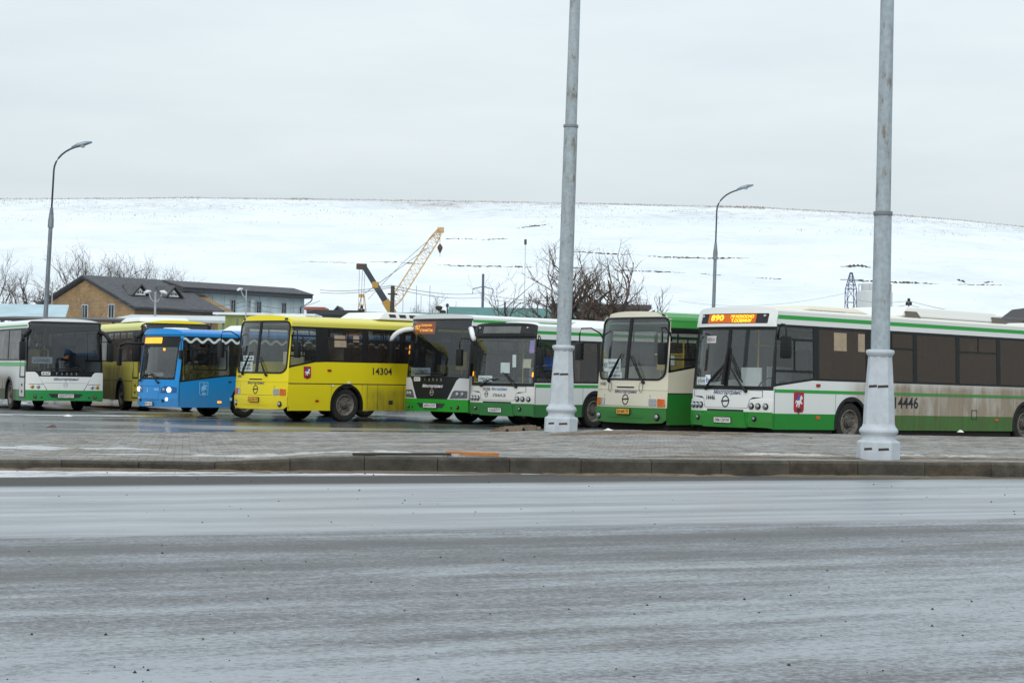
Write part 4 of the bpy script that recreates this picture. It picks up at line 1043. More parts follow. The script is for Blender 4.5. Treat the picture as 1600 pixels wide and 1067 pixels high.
# ---- F: white bus with black display box
F_ = Bus('city_bus', 'white and green low floor bus 14150 with an unlit black display box', (835, 600), 52.0, 43, L=13.0, zc=2.90, zr=3.02, axles=(2.95, 9.2), scale=.95)
b = F_
P_GFF = paint('green_paint_dull', (.008, .15, .03), .35, dirt=(.12, .13, .08))
fw = [(.34, 1.5, '', G_SIDE)]+windows(1.62, 12, 7, ['', 'vent'], G_DIRTY2)
b.shell(P_WF, P_GFF, .68, [(0, 1.30), (13, 1.30)], 2.55, {1: fw, -1: windows(.5, 12, 7, ['vent'], G_DIRTY2)}, P_WU, P_WU)
front_low_floor(b, paint('white_paint_worn', (.58, .59, .57), .35), P_GFF, M_BLK, '14150', 'У183ЕР77', None, split=False, word='ЛИАЗ', name_col=M_BLUEL)
for sd in (1, -1):
    b.stripe(sd, .3, 12.15, 1.17, 1.26, M_GST, .58); b.side(sd, 'roof_stripe', [rect(.3, 12.1, 2.70, 2.79)], M_GST, .004, .005)
b.interior(5); b.wheels(); b.seam(1, .30, .34, 1.27); b.seam(1, 1.62, .70, 1.17)
b.marker(1, 3.5, 1.34-.02, M_REDL, .14, .07)
b.wiper((-.66, 1.19), (-.16, 1.40), ((-.55, 1.33), (.05, 1.40))); b.wiper((.72, 1.17), (.35, 1.50), ((.6, 1.33), (.22, 1.58)))
b.mirror_arm(1, .30, .18, 2.58, 2.05, .5, .2); b.mirror_arm(-1, .1, .26, 2.50, 2.0, .50, .22, .1)
b.placard(-.62, 1.40, .56, .17, ['м.Теплый Стан']); b.placard(-.06, 1.72, .36, .30, None, .35); b.placard(.32, 1.92, .14, .36, None, .30)
b.front('sticker', [rect(1.02, 1.16, 2.15, 2.52)], mat('violet_sticker', (.26, .18, .42), .7), -.021, .003)
b.front('sticker', [rect(.86, 1.10, 1.72, 1.98)], mat('buff_sticker', (.42, .38, .28), .8), -.021, .003)
for x in (-1.18, 1.18): b.front('indicator', [rect(x-.018, x+.018, 1.47, 1.60)], M_ONO, .012, .012)
b.hump('roof_hatch', -.4, .5, .5, 1.5, .07, P_WU); b.hump('air_conditioner', -.9, .9, 4.0, 7.0, .2, P_WU)

# ---- E: tall coach with white horn mirrors
b = E_ = Bus('suburban_coach', 'green and silver coach with black V shaped mask and white drooping horn mirrors', (733, 600), 54.6, 44, L=12.0, zc=2.92, zr=3.03, bow=.20, p=3.4, axles=(2.45, 8.2), scale=1.045, nroof=2.6)
P_SIL = paint('silver_paint', (.50, .51, .52), .25); P_GE = paint('bright_green_bumper', (.005, .26, .015), .15)
b.shell(P_SIL, P_GE, .68, [(0, 1.32), (13, 1.32)], 2.70, {1: windows(.4, 11.9, 7, [''], G_DIRTY2), -1: windows(1.3, 11.9, 6, [''], G_DIRTY2)}, P_WU, P_WU)
front_vee(b, P_SIL, P_GE, mat('black_mask', (.006, .008, .010), .55, var=.2), '14157', 'М095АО77', [(None, -.62, 2.65, .98, .34), ('957', -.92, 2.66, .28, .13), ('Саларьево', -.50, 2.72, .48, .085), ('м.Теплый Стан', -.50, 2.59, .56, .085)], 'shaped', M_WHT, M_SILV)
b.side(1, 'roof_stripe', [rect(.3, 11.9, 2.80, 2.87)], M_GST, .004, .005)
b.interior(5); b.wheels()
b.mirror_horn(1, paint('white_mirror_arm', (.66, .68, .69), .1)); b.mirror_horn(-1, paint('white_mirror_arm', (.6,)*3))
b.placard(-.62, 1.42, .78, .24, ['м.САЛАРЬЕВО'])
MB().box(.02, .42, .9, .95, 1.5, 2.0).build('ticket_machine', mat('yellow_machine', (.45, .30, .04), .5), b.root)
for z in (1.98, 2.12): b.front('indicator', [rect(-1.235, -1.205, z-.06, z+.04)], M_ONO, .01, .01)
b.wiper((-.3, 1.28), (.5, 1.36), ((-.7, 1.36), (.3, 1.39)))

# ---- D: yellow bus
b = D_ = Bus('city_bus', 'yellow older bus number 14304 with rounded two piece windscreen', (450, 600), 54.4, 46, L=11.4, zc=2.80, zr=3.04, bow=.22, axles=(2.38, 8.2), nroof=2.6)
P_YD = paint('yellow_paint', YEL, .26, yd=.55, y0=2.9, y1=3.3, ztop=1.02, dirt=(.16, .13, .02)); P_YF = paint('yellow_paint_front', YEL, .32, dirt=(.25, .21, .06))
dw = [(.30, 1.25, 'driver', G_SIDE), (1.68, 2.98, 'vent', G_DIRTY2), (3.14, 4.42, 'vent', G_DIRTY2)]+windows(4.5, 11.2, 5, ['vent'], G_DIRTY2)
b.shell(P_YD, P_YD, 1.09, [(0, 1.52), (.3, 1.54), (1.3, 1.72), (13, 1.72)], 2.72, {1: dw, -1: windows(.6, 11.2, 7, ['vent'], G_DIRTY2)}, paint('yellow_roof_paint', (.60, .54, .10), .0), paint('yellow_upper_paint', (.60, .54, .08), .05))
front_round(b, P_YF, P_YF, '14304', 'ЕА 739 77')
b.interior(5); b.wheels(-4); b.seam(1, .27, .36, 2.7)
for sd in (1, -1): b.stripe(sd, .25, 11.38, 1.075, 1.105, M_INK, .58)
for y in (3.15, 3.55, 4.55): b.seam(1, y, .36, 1.075)
b.shield(1, .92, 1.40, .26, .36)
b.stext(1, 'fleet_number', '14304', 3.72, 1.48, .74, .215, M_INK)
b.marker(1, 1.72, 1.48, M_REDL, .13, .06); b.marker(1, 1.28, .60, M_REDL, .12, .06); b.marker(1, 2.45, 1.135, M_PLATE, .09, .06); b.marker(1, 1.85, 1.04, M_PLATE, .06, .06)
b.side(1, 'vent_flap', [rect(3.98, 4.14, .50, .62)], M_INK, .006, .008)
for p0, p1, bl in (((-.66, 1.33), (-.40, 1.85), ((-.60, 1.42), (-.34, 1.98))), ((.50, 1.31), (.22, 1.72), ((.42, 1.42), (.10, 1.85)))): b.wiper(p0, p1, bl)
b.mirror_arm(1, .42, .16, 2.58, 2.05, .46, .2); b.mirror_arm(-1, .0, .30, 2.50, 2.02, .46, .22, .1)
b.placard(-.70, 1.55, .58, .28, ['САЛАРЬЕВО', 'ТРОИЦК']); b.placard(-.62, 1.80, .5, .14, ['304'])
MB().box(.0, .95, 1.0, 1.04, 1.62, 2.0).build('cab_panel', mat('cream_panel', (.45, .38, .22), .6), b.root)
for (y0, y1, z0) in ((1.92, 2.36, 2.16), (2.62, 2.84, 2.32)): b.side(1, 'notice', [rect(y0, y1, z0, z0+.34 if y1-y0 > .3 else z0+.18)], MATS['buff_paper'], -.004, .005)
b.hump('air_conditioner', -.95, 1.0, 3.7, 7.0, .24, paint('white_roof_unit', (.66, .66, .63), .05), 6)
b.hump('roof_hatch', -.5, .4, .7, 1.7, .06, P_WU)

# ---- C: blue bus
b = C_ = Bus('city_bus', 'bright blue bus with white wave band, headlights on and orange display', (279, 600), 57.6, 48, L=10.5, hw=1.25, zc=2.72, zr=2.92, bow=.28, p=2.4, axles=(2.95, 8.1), scale=.915, rake=((0, .06), (.6, 0), (1.2, .04), (2.6, .24), (2.9, .30)), nroof=2.6)
P_BL = paint('blue_paint', BLUE, .38, dirt=(.16, .18, .19)); P_BR = paint('blue_roof_paint', (.03, .20, .52), 0)
cw = [(.42, 2.32, '', glass('cab_side_glass', (.86, .89, .90), (.08, .085, .09), .03)), (2.46, 3.9, '', G_DIRTY2)]+windows(4.0, 10.3, 4, [''], G_DIRTY2)
b.shell(P_BL, P_BL, .50, [(0, 1.13), (.4, 1.15), (2.2, 1.36), (12, 1.36)], 2.66, {1: cw, -1: windows(.6, 10.3, 6, [''], G_DIRTY2)}, P_BR, P_BL)
b.front('header_panel', [header_poly(b, 2.72)], P_BL, .05, .10, cutz=(2.8,))
b.front('screen_frame', [rect(-2, 2, 1.12, 2.72), list(reversed(rect(-1.13, 1.10, 1.22, 2.66)))], P_BL, 0, .03, cutz=(1.4, 2.0))
b.front('display_surround', [rect(-1.13, 1.10, 2.34, 2.66)], M_BLK, -.004, .02)
b.front('display_glass', [rrect(-1.02, .30, 2.42, 2.62, .02)], M_LEDF, .002, .004)
b.front('windscreen_surround', [rect(-1.13, 1.10, 1.22, 2.34), list(reversed(rrect(-1.08, 1.05, 1.29, 2.30, .06)))], M_BLK, -.004, .02, cutz=(1.8,))
b.front('windscreen', [rrect(-1.08, 1.05, 1.29, 2.30, .06)], G_FRONT, -.012, .008, cutz=(1.8,))
b.front('front_mask', [[(-2, .36), (-.6, .32), (.6, .32), (2, .34), (2, 1.12), (-2, 1.12)]], P_BL, 0, .03, cutz=(.6, .8))
for q in (rect(-.85, .52, 1.0, 1.008), rect(-.85, .48, .545, .555), [(.50, 1.005), (.512, 1.005), (.46, .55), (.448, .55)]): b.front('panel_seam', [q], M_INK, .003, .005)
for sd in (-1, 1):
    q = [(sd*.55, .78), (sd*1.2, .80), (sd*1.2, .98), (sd*.72, 1.02), (sd*.58, .95)]; b.front('light_cluster', [q if sd > 0 else list(reversed(q))], paint('blue_cluster', (.01, .09, .26), .1), .006, .02)
    b.fdisc('headlight', sd*.92, .89, .115, M_ON, .012, .012, 20, rz=.085); b.fdisc('indicator_lamp', sd*.70, .89, .06, M_LENS, .012, .012, 16)
    b.fdisc('fog_light', sd*.85, .58, .055, M_ON if sd > 0 else M_LENS, .012, .012, 16); b.fdisc('fog_light', sd*.68, .53, .05, M_BLK, .012, .006, 14)
    b.stripe(sd, .32, 10.4, 2.66, 2.72, P_BL)
b.plate(0, .42, 'РВ 422', w=.46, h=.13); b.ftext('emblem', 'I', -.2, .86, .05, .14, M_LAMPG); b.ftext('fleet_number', '0452', .34, .90, .26, .08, mat('pale_blue_lettering', (.35, .55, .72), .6))
vs = []; fs = []
N_ = 150
for k in range(N_+1):
    y = .42+9.8*k/N_; ph = k*.62*1.45
    z = 2.53+.062*math.sin(ph); dz = math.cos(ph); nrm = Vector((-dz*.8, 1)).normalized()*.040
    for sg in (1, -1): vs.append(b.sm(1, y+nrm.x*sg*.9, z+nrm.y*sg, .007))
fs = [(2*k, 2*k+2, 2*k+3, 2*k+1) for k in range(N_)]
b.side(1, 'wave_backing', [rect(.36, 10.4, 2.42, 2.655)], M_BLK, .002, .006)
MB().add(vs, fs).build('wave_band', mat('white_wave', (.55, .60, .64), .6), b.root)
for q in (rrect(.86, 2.2, 1.55, 2.26, .08),): b.side(1, 'sliding_window_frame', [q, list(reversed(rrect(.90, 2.16, 1.59, 2.22, .06)))], M_BLK, .003, .02)
b.side(1, 'window_bar', [rect(1.5, 1.54, 1.58, 2.24)], M_BLK, .003, .02)
b.shield(1, 1.28, .93, .34, .46, True, mat('pale_blue_print', (.20, .48, .72), .6))
b.marker(1, 1.9, .50, M_ONO, .15, .07); b.marker(1, 2.30, 1.18, M_INK, .1, .05); b.marker(1, 2.35, .60, MATS['pale_blue_lettering'], .09, .10)
b.interior(4, dz=1.16); b.wheels(8); b.seam(1, .34, .36, 1.13)
b.wiper((-.82, 1.17), (-.3, 1.40), ((-.6, 1.32), (.05, 1.40))); b.wiper((.45, 1.12), (.05, 1.42), ((.35, 1.30), (-.4, 1.40)))
o_ = MB().tube([b.fm(-1.12, 2.40, .02), (-1.50, -.02, 2.44), (-1.72, -.12, 2.36), (-1.80, -.14, 2.18)], [.05, .055, .06, .06], 10).build('mirror', M_BLK, b.root, True); MB().box(-1.88, -1.72, -.2, -.06, 1.66, 2.26, .04).build('mirror_housing', M_BLK, o_, True, 30)
b.mirror_arm(1, .3, .12, 2.5, 2.05, .3, .14)
b.hump('roof_hatch', -.3, .6, .45, 1.25, .06, paint('white_roof_unit', (.6, .6, .6), .05)); b.hump('roof_unit', -.8, .8, 3.2, 6.2, .22, P_WU)
b.fdisc('mirror_lamp', .45, 2.22, .05, M_ONO, -.03, .01, 12)

# ---- B: dirty yellow coach behind the blue bus
b = B_ = Bus('suburban_coach', 'grimy yellow coach half hidden behind the blue bus', (217, 600), 64.5, -25.5, side=-1, L=12.0, zc=2.74, zr=3.0, bow=.20, p=3.4, axles=(2.7, 8.4), scale=1.03, nroof=2.4)
P_YB = paint('grimy_yellow_paint', (.55, .47, .03), .35, yd=.85, y0=.9, y1=3.2, ztop=1.6, dirt=(.15, .125, .05)); P_YR = paint('pale_yellow_roof', (.55, .54, .13), .05)
b.shell(P_YB, P_YB, .98, [(0, 1.62), (13, 1.62)], 2.66, {-1: [(.2, 1.15, 'door', None)]+windows(1.25, 11.8, 6, ['vent'], G_DIRTY), 1: windows(.4, 11.8, 7, [''], G_DIRTY2)}, P_YR, P_YR)
front_vee(b, P_YF, P_YF, P_YF, '0314', 'ЕА 314 77', None, 'round', M_NAVY)
b.side(-1, 'stripe', [rect(.3, 11.9, .97, .99)], M_INK, .004, .005)
# ---- A: white and green coach at the left edge
b2 = A_ = Bus('suburban_coach', 'white and green coach cut by the left edge, small plate 4167 on its front', (40, 600), 62.4, -27, side=-1, L=12.0, zc=2.80, zr=3.0, bow=.17, p=3.4, axles=(2.6, 8.3), scale=1.01, nroof=2.4, rake=((0, .03), (.6, 0), (1.3, .02), (2.75, .10), (3.2, .20)))
P_WA = paint('grubby_white_side', (.52, .53, .52), .4, yd=.75, y0=1.1, y1=2.8, ztop=1.2, dirt=(.13, .11, .08)); P_GA = paint('deep_green_bumper', (.008, .24, .06), .2)
b2.shell(P_WA, paint('green_skirt_dirty', (.008, .18, .045), .4, yd=.9, y0=1.3, y1=2.0, ztop=1.4, dirt=(.10, .09, .065)), .68, [(0, 1.62), (13, 1.62)], 2.68, {-1: [(.2, 1.1, 'door', None)]+windows(1.15, 11.8, 6, [''], G_DIRTY), 1: windows(.4, 11.8, 7, [''], G_DIRTY2)}, P_WU, P_WU)
front_vee(b2, P_WF, P_GA, P_WF, '4167', 'К234ТО77', None, 'round', M_NAVY, mat('pale_badge', (.45, .46, .48), .4, .3))
b2.stripe(-1, .3, 11.9, 1.44, 1.56, M_GST); b2.side(-1, 'roof_stripe', [rect(.3, 11.9, 2.72, 2.78)], M_GST, .004, .005)
for q, bodym in ((b, P_YB), (b2, P_WA)):
    d_ = q.side(-1, 'door', [rect(.24, 1.10, .42, 2.60), list(reversed(rect(.36, .98, 1.12, 2.48)))], M_BLK, .014, .04)
    q.side(-1, 'door_pane', [rect(.36, .98, 1.12, 2.48)], G_SIDE, -.002, .008, d_)
    q.side(-1, 'door_panel', [rect(.32, 1.02, .46, 1.06)], bodym, .018, .01, d_)
    for z in (.62, .84): q.side(-1, 'door_handle', [rect(.56, .70, z-.04, z+.04)], M_INK, .028, .012, d_)
    q.interior(5); q.wheels()
    q.mirror_horn(-1, M_BLK, 2.58, .62, .16, .22); q.mirror_horn(1, M_BLK, 2.58, .62, .18, .28)
b2.placard(-.74, 1.64, .66, .21, ['м.САЛАРЬЕВО'])
MB().box(-1.05, -.72, .7, .75, 1.42, 2.0).build('ticket_machine', MATS['yellow_machine'], b2.root)
MB().tube([(-.72, .72, 1.1), (-.72, .72, 1.9), (-.55, .72, 2.05), (-.42, .72, 1.95), (-.40, .72, 1.1)], .025).build('handrail', M_RAIL, b2.root)
b2.wiper((-.2, 1.28), (.6, 1.36), ((-.6, 1.36), (.4, 1.39)))
for q in (b,): q.hump('air_conditioner', -.9, .9, 1.6, 4.4, .16, P_WU)
# ---- roof of a further white bus seen between the blue and the yellow bus
b = R_ = Bus('city_bus', 'white bus standing behind, only its roof showing between blue and yellow buses', (372, 600), 73, 46, L=11.4, zc=2.74, zr=2.98, axles=(2.5, 8.2), nroof=2.6)
b.shell(P_WF, P_GFF, .68, [(0, 1.4), (13, 1.4)], 2.62, {1: windows(.4, 11.2, 7, ['vent'], G_DIRTY2), -1: windows(.4, 11.2, 7, ['vent'], G_DIRTY2)}, P_WU, P_WU)
front_low_floor(b, P_WF, P_GFF, P_WU, '14092', 'О092СМ77'); b.wheels(); b.interior(3)

# ---------------------------------------------------------------- drivers
def person(label, bus, jacket, lean=0, head_turn=0, arm_out=False, cap=None):
    """seated driver: one continuous skinned body, clothing as children"""
    root = bus.root; k = root.scale[0]
    def skin(name, pts, edges, m, parent, sub=1):
        me = bpy.data.meshes.new(name); me.from_pydata([p[:3] for p in pts], edges, [])
        o = link(name, me, m, parent)
        md = o.modifiers.new('skin', 'SKIN'); md.use_smooth_shade = True
        me.skin_vertices[0].data[0].use_root = True
        for i, p in enumerate(pts): me.skin_vertices[0].data[i].radius = (p[3], p[4] if len(p) > 4 else p[3])
        sb = o.modifiers.new('sub', 'SUBSURF'); sb.levels = sub; sb.render_levels = sub+1
        return o
    hx = .02
    # pelvis at origin, facing -y
    J = [(0, 0, .10, .15, .13), (0, .02, .30, .15, .12), (0, .02, .50, .17, .12), (0, .0, .60, .10, .09), (0, -.02, .67, .06), (0, -.04, .74, .075), (0, -.05, .83, .085, .10), (0, -.045, .92, .065),
         (-.19, 0, .54, .065), (-.24, -.14, .34, .05), (-.17, -.36, .33, .038), (-.15, -.44, .34, .042), (.19, 0, .54, .065), (.26, -.16, .36, .05), (.18 if not arm_out else .30, -.38, .36, .038), (.15 if not arm_out else .30, -.46, .37, .042),
         (-.10, -.10, .08, .10), (-.14, -.45, .10, .075), (-.14, -.50, -.28, .055), (.10, -.10, .08, .10), (.14, -.45, .10, .075), (.14, -.50, -.28, .055)]
    Eg = [(0, 1), (1, 2), (2, 3), (3, 4), (4, 5), (5, 6), (6, 7), (2, 8), (8, 9), (9, 10), (10, 11), (2, 12), (12, 13), (13, 14), (14, 15), (0, 16), (16, 17), (17, 18), (0, 19), (19, 20), (20, 21)]
    body = skin('person', J, Eg, mat('skin', (.42, .23, .16), .6, var=.06), None)
    jk = [(a[0]*1.02, a[1], a[2], a[3]*1.18, (a[4] if len(a) > 4 else a[3])*1.18) for a in J[:4]+J[8:11]+J[12:15]]
    jk[3] = (0, .0, .585, .115, .105)
    skin('jacket', jk, [(0, 1), (1, 2), (2, 3), (2, 4), (4, 5), (5, 6), (2, 7), (7, 8), (8, 9)], jacket, body)
    tr = [(a[0], a[1], a[2], a[3]*1.15) for a in [J[0]]+J[16:22]]
    skin('trousers', tr, [(0, 1), (1, 2), (2, 3), (0, 4), (4, 5), (5, 6)], mat('dark_trousers', (.03, .03, .04), .9), body)
    hair = MB().lathe([(.001, .10), (.05, .09), (.085, .055), (.098, .0), (.096, -.035), (.08, -.045)], 14, (0, -.03, .855), 'Z').build('hair', mat('dark_hair', (.03, .022, .018), .8), body, True)
    MB().add([(0, -.165, .835), (-.018, -.135, .825), (.018, -.135, .825), (0, -.135, .865)], [(0, 1, 2), (0, 2, 3), (0, 3, 1)]).build('nose', mat('skin', (.42, .23, .16)), body)
    M_ = root.matrix_world if False else (Matrix.Translation(root.location) @ root.rotation_euler.to_matrix().to_4x4() @ Matrix.Diagonal((k, k, k, 1)))
    loc = M_ @ Vector((.55, 1.68, 1.42)); body.location = loc; body.rotation_euler = (0, 0, root.rotation_euler.z+head_turn)
    tag(body, label, 'person')
    return body
person('bus driver in dark jacket and pale collar seated at the blue bus window', C_, mat('dark_jacket', (.02, .022, .028), .9), head_turn=R(6))
person('bus driver in bright blue jacket seated behind the farther tall pole', F_, mat('blue_jacket', (.015, .12, .50), .8))

# ================================================================== POLES AND STREET LAMPS
def pole_metal():
    m, nt, b = newmat('galvanised_steel'); L = nt.links
    t = nd(nt, 'ShaderNodeTexCoord'); mpn = nd(nt, 'ShaderNodeMapping'); mpn.inputs['Scale'].default_value = (3, 3, .8); L.new(t.outputs['Object'], mpn.inputs[0])
    n = nd(nt, 'ShaderNodeTexNoise', Scale=2.2, Detail=8, Roughness=.65); L.new(mpn.outputs[0], n.inputs['Vector'])
    v = nd(nt, 'ShaderNodeTexVoronoi', Scale=14); L.new(t.outputs['Object'], v.inputs['Vector'])
    r = nd(nt, 'ShaderNodeValToRGB'); L.new(n.outputs[0], r.inputs[0])
    e = r.color_ramp.elements; e[0].position = .36; e[0].color = (.20, .165, .13, 1); e[1].position = .44; e[1].color = (.31, .36, .39, 1)
    e2 = r.color_ramp.elements.new(.7); e2.color = (.40, .46, .50, 1)
    mx_ = nd(nt, 'ShaderNodeMixRGB'); mx_.blend_type = 'MULTIPLY'; mx_.inputs[0].default_value = .25; L.new(r.outputs[0], mx_.inputs[1]); L.new(v.outputs['Distance'], mx_.inputs[2])
    L.new(mx_.outputs[0], b.inputs['Base Color']); b.inputs['Roughness'].default_value = .6
    return m
M_GALV = pole_metal()
M_CAST = mat('pale_cast_iron_paint', (.44, .48, .52), .6, var=.10, scale=5, bump=.12, bscale=25)
M_CASTD = mat('chipped_slot', (.05, .04, .035), .8)
def oct_ring(r, z, n=8): return [(r*math.cos(2*math.pi*(k+.5)/n), r*math.sin(2*math.pi*(k+.5)/n), z) for k in range(n)]
def facet(prof, n=8, skip=0):
    mb = MB(); vs = [p for r, z in prof for p in oct_ring(r, z, n)]
    fs = [(i*n+k, i*n+(k+1) % n, (i+1)*n+(k+1) % n, (i+1)*n+k) for i in range(len(prof)-1) for k in range(n)]
    fs += [tuple(range(n-1, -1, -1)), tuple((len(prof)-1)*n+k for k in range(n))]
    return mb.add(vs, fs)
def tall_pole(px, py, zg, label, step, lean, W, Hb, rz):
    g = gp(px, py, zg); r = empty('tall_pole', (g.x, g.y, zwalk(g.x, g.y)-.01), rz, label, 'pole', 'tall poles on the paved walk'); r.rotation_euler = (R(lean[1]), R(lean[0]), rz)
    w = W/2
    base = facet([(w*1.0, 0), (w*1.0, Hb*.155), (w*.985, Hb*.165), (w*.80, Hb*.185)]).build('plinth', M_CAST, r)
    facet([(w*.80, Hb*.18), (w*.76, Hb*.205), (w*.78, Hb*.225), (w*.88, Hb*.245), (w*.90, Hb*.262), (w*.86, Hb*.282), (w*.76, Hb*.305), (w*.735, Hb*.325)], 16).build('base_moulding', M_CAST, r, True, 50)
    facet([(w*.735, Hb*.31), (w*.70, Hb*.5), (w*.60, Hb*.80), (w*.545, Hb*.945)]).build('base_shaft', M_CAST, r)
    facet([(w*.545, Hb*.935), (w*.60, Hb*.95), (w*.655, Hb*.965), (w*.665, Hb*.98), (w*.63, Hb*.995), (w*.50, Hb*1.0)], 24).build('base_collar', M_CAST, r, True, 50)
    k = math.pi/8
    for z in (Hb*.09, Hb*.655):
        rr = (w*1.0 if z < Hb*.2 else w*.655)*math.cos(k)
        for a, ww in ((-math.pi/2, .24), (-3*math.pi/4, .20)):
            d = Vector((math.cos(a), math.sin(a), 0)); u = Vector((-d.y, d.x, 0)); c = d*(rr+.001)
            q = [c+u*(-w*ww)+Vector((0, 0, z-.006)), c+u*(w*ww*1.1)+Vector((0, 0, z+.006)), c+u*(w*ww)+Vector((0, 0, z+w*.13)), c+u*(-w*ww)+Vector((0, 0, z+w*.10))]
            q2 = [p-d*.02 for p in q]
            MB().add(q+q2, [(0, 1, 2, 3), (7, 6, 5, 4), (0, 4, 5, 1), (1, 5, 6, 2), (2, 6, 7, 3), (3, 7, 4, 0)]).build('slot', M_CASTD, r)
    a = -1.9*math.pi/4; MB().add([(math.cos(-2*math.pi/4)*w*.70-.0, -w*1.0*.0-w*.70*math.cos(k)-.004, Hb*.33)]*0 or [(0, 0, 0)]*0, []) if False else None
    sh = w*.435
    facet([(sh, Hb*.9), (sh*.92, step)], 12).build('lower_shaft', M_GALV, r, True, 60)
    facet([(sh*.92+.006, step-.03), (sh*1.02, step-.02), (sh*1.02, step+.03), (sh*.80, step+.035)], 24).build('shaft_ring', mat('dark_ring', (.20, .22, .24), .6), r, True, 40)
    facet([(sh*.80, step), (sh*.62, step+6.5), (sh*.5, step+9)], 12).build('upper_shaft', M_GALV, r, True, 60)
    return r
#                px, base y
tall_pole(876, 677, .16, 'tall grey pole with pale cast base, the farther one left of the dirty white bus', 6.8, (.95, 0), .76, 1.93, R(6))
tall_pole(1372, 716, .30, 'tall grey pole with pale cast base, the nearer one before the dirty white bus', 3.62, (.35, 0), .635, 1.62, R(4))

def street_lamp(px, py, d, H, label, lean, arm, rz, flip=1):
    g = at(px, py, d); r = empty('street_lamp', (g.x, g.y, 0), 0, label, 'street lamp', 'curved street lamps behind the buses'); r.rotation_euler = (0, R(lean), rz)
    m = MATS['galvanised_lamp'] if 'galvanised_lamp' in MATS else mat('galvanised_lamp', (.20, .225, .25), .55, .4, var=.3, scale=4, stretch=(2, 2, .4))
    MB().tube([(0, 0, 0), (0, 0, H*.665)], [.115, .09], 12).build('pole', m, r, True, 60)
    MB().tube([(0, 0, H*.645), (0, 0, H*.675), (0, 0, H*.72)], [.135, .125, .065], 12).build('sleeve', m, r, True, 60)
    P_ = [(0, 0, H*.70), (0, 0, H*.86)]
    R0 = H*.075
    for k in range(1, 8):
        t = k/7*R(64); P_.append((R0*1.2*(1-math.cos(t))*1.5, 0, H*.86+R0*math.sin(t)*1.35))
    x, z = P_[-1][0], P_[-1][2]; P_.append((arm, 0, z+(arm-x)*.36))
    MB().tube(P_, .042, 8).build('arm', mat('dark_galvanised', (.07, .08, .095), .5, .4), r, True)
    x, z = P_[-1][0], P_[-1][2]
    hd = MB(); hd.tube([(x-.25, 0, z-.07), (x, 0, z+.05), (x+.35, 0, z+.16), (x+.62, 0, z+.22)], [.06, .10, .095, .04], 12); h = hd.build('lamp_head', mat('lamp_head_grey', (.22, .27, .31), .35, .3), r, True)
    MB().lathe([(.02, -.11), (.08, -.09), (.11, -.04), (.115, 0)], 16, (x+.22, 0, z+.06)).build('lamp_bowl', glass('lamp_bowl_glass', (.8, .8, .8), (.5, .52, .52), .5), h, True)
    return r
street_lamp(66.5, 500, 84, 11.7, 'curved street lamp at left, in front of the brick house', 2.0, .98, 0)
street_lamp(1112, 500, 104, 12.25, 'curved street lamp standing behind the dirty white bus', 1.0, 1.32, 0)

# ================================================================== BUILDINGS BEHIND THE BUS PARK
def brick_mat():
    m, nt, b = newmat('ochre_brick'); L = nt.links
    t = nd(nt, 'ShaderNodeTexCoord')
    s_ = nd(nt, 'ShaderNodeSeparateXYZ'); L.new(t.outputs['Object'], s_.inputs[0])
    ad = nd(nt, 'ShaderNodeMath', operation='ADD'); L.new(s_.outputs['X'], ad.inputs[0]); L.new(s_.outputs['Y'], ad.inputs[1])
    cb = nd(nt, 'ShaderNodeCombineXYZ'); L.new(ad.outputs[0], cb.inputs[0]); L.new(s_.outputs['Z'], cb.inputs[1])
    br = nd(nt, 'ShaderNodeTexBrick', Scale=1.0); br.inputs['Color1'].default_value = (.30, .19, .085, 1); br.inputs['Color2'].default_value = (.22, .135, .06, 1); br.inputs['Mortar'].default_value = (.22, .17, .11, 1)
    br.inputs['Brick Width'].default_value = .26; br.inputs['Row Height'].default_value = .09; br.inputs['Mortar Size'].default_value = .008
    L.new(cb.outputs[0], br.inputs['Vector'])
    n = nd(nt, 'ShaderNodeTexNoise', Scale=1.2, Detail=6); L.new(t.outputs['Object'], n.inputs['Vector'])
    mx_ = nd(nt, 'ShaderNodeMixRGB'); mx_.blend_type = 'MULTIPLY'; mx_.inputs[0].default_value = .6; L.new(br.outputs[0], mx_.inputs[1])
    r = nd(nt, 'ShaderNodeValToRGB'); r.color_ramp.elements[0].position = .3; r.color_ramp.elements[0].color = (.55, .5, .45, 1); r.color_ramp.elements[1].position = .65; L.new(n.outputs[0], r.inputs[0]); L.new(r.outputs[0], mx_.inputs[2])
    L.new(mx_.outputs[0], b.inputs['Base Color']); b.inputs['Roughness'].default_value = .9
    return m
M_BRICK = brick_mat()
M_ROOFG = mat('dark_shingle', (.075, .078, .085), .85, var=.25, scale=3, bump=.4, bscale=8)
M_DKTRIM = mat('dark_eaves', (.022, .025, .032), .6)
M_BLUEC = mat('blue_grey_cladding', (.46, .56, .59), .6, var=.14, scale=1.5, stretch=(1, 1, .2))
M_PANE = glass('house_glass', (.3, .33, .35), (.05, .055, .06), .4)
M_WFR = mat('white_frame', (.62, .63, .64), .6)
def prism(mb, prof, x0, x1):
    """extrude a (y, z) outline from x0 to x1"""
    n = len(prof); vs = [(x, y, z) for x in (x0, x1) for y, z in prof]
    return mb.add(vs, [tuple(range(n-1, -1, -1)), tuple(range(n, 2*n))]+[(k, (k+1) % n, n+(k+1) % n, n+k) for k in range(n)])
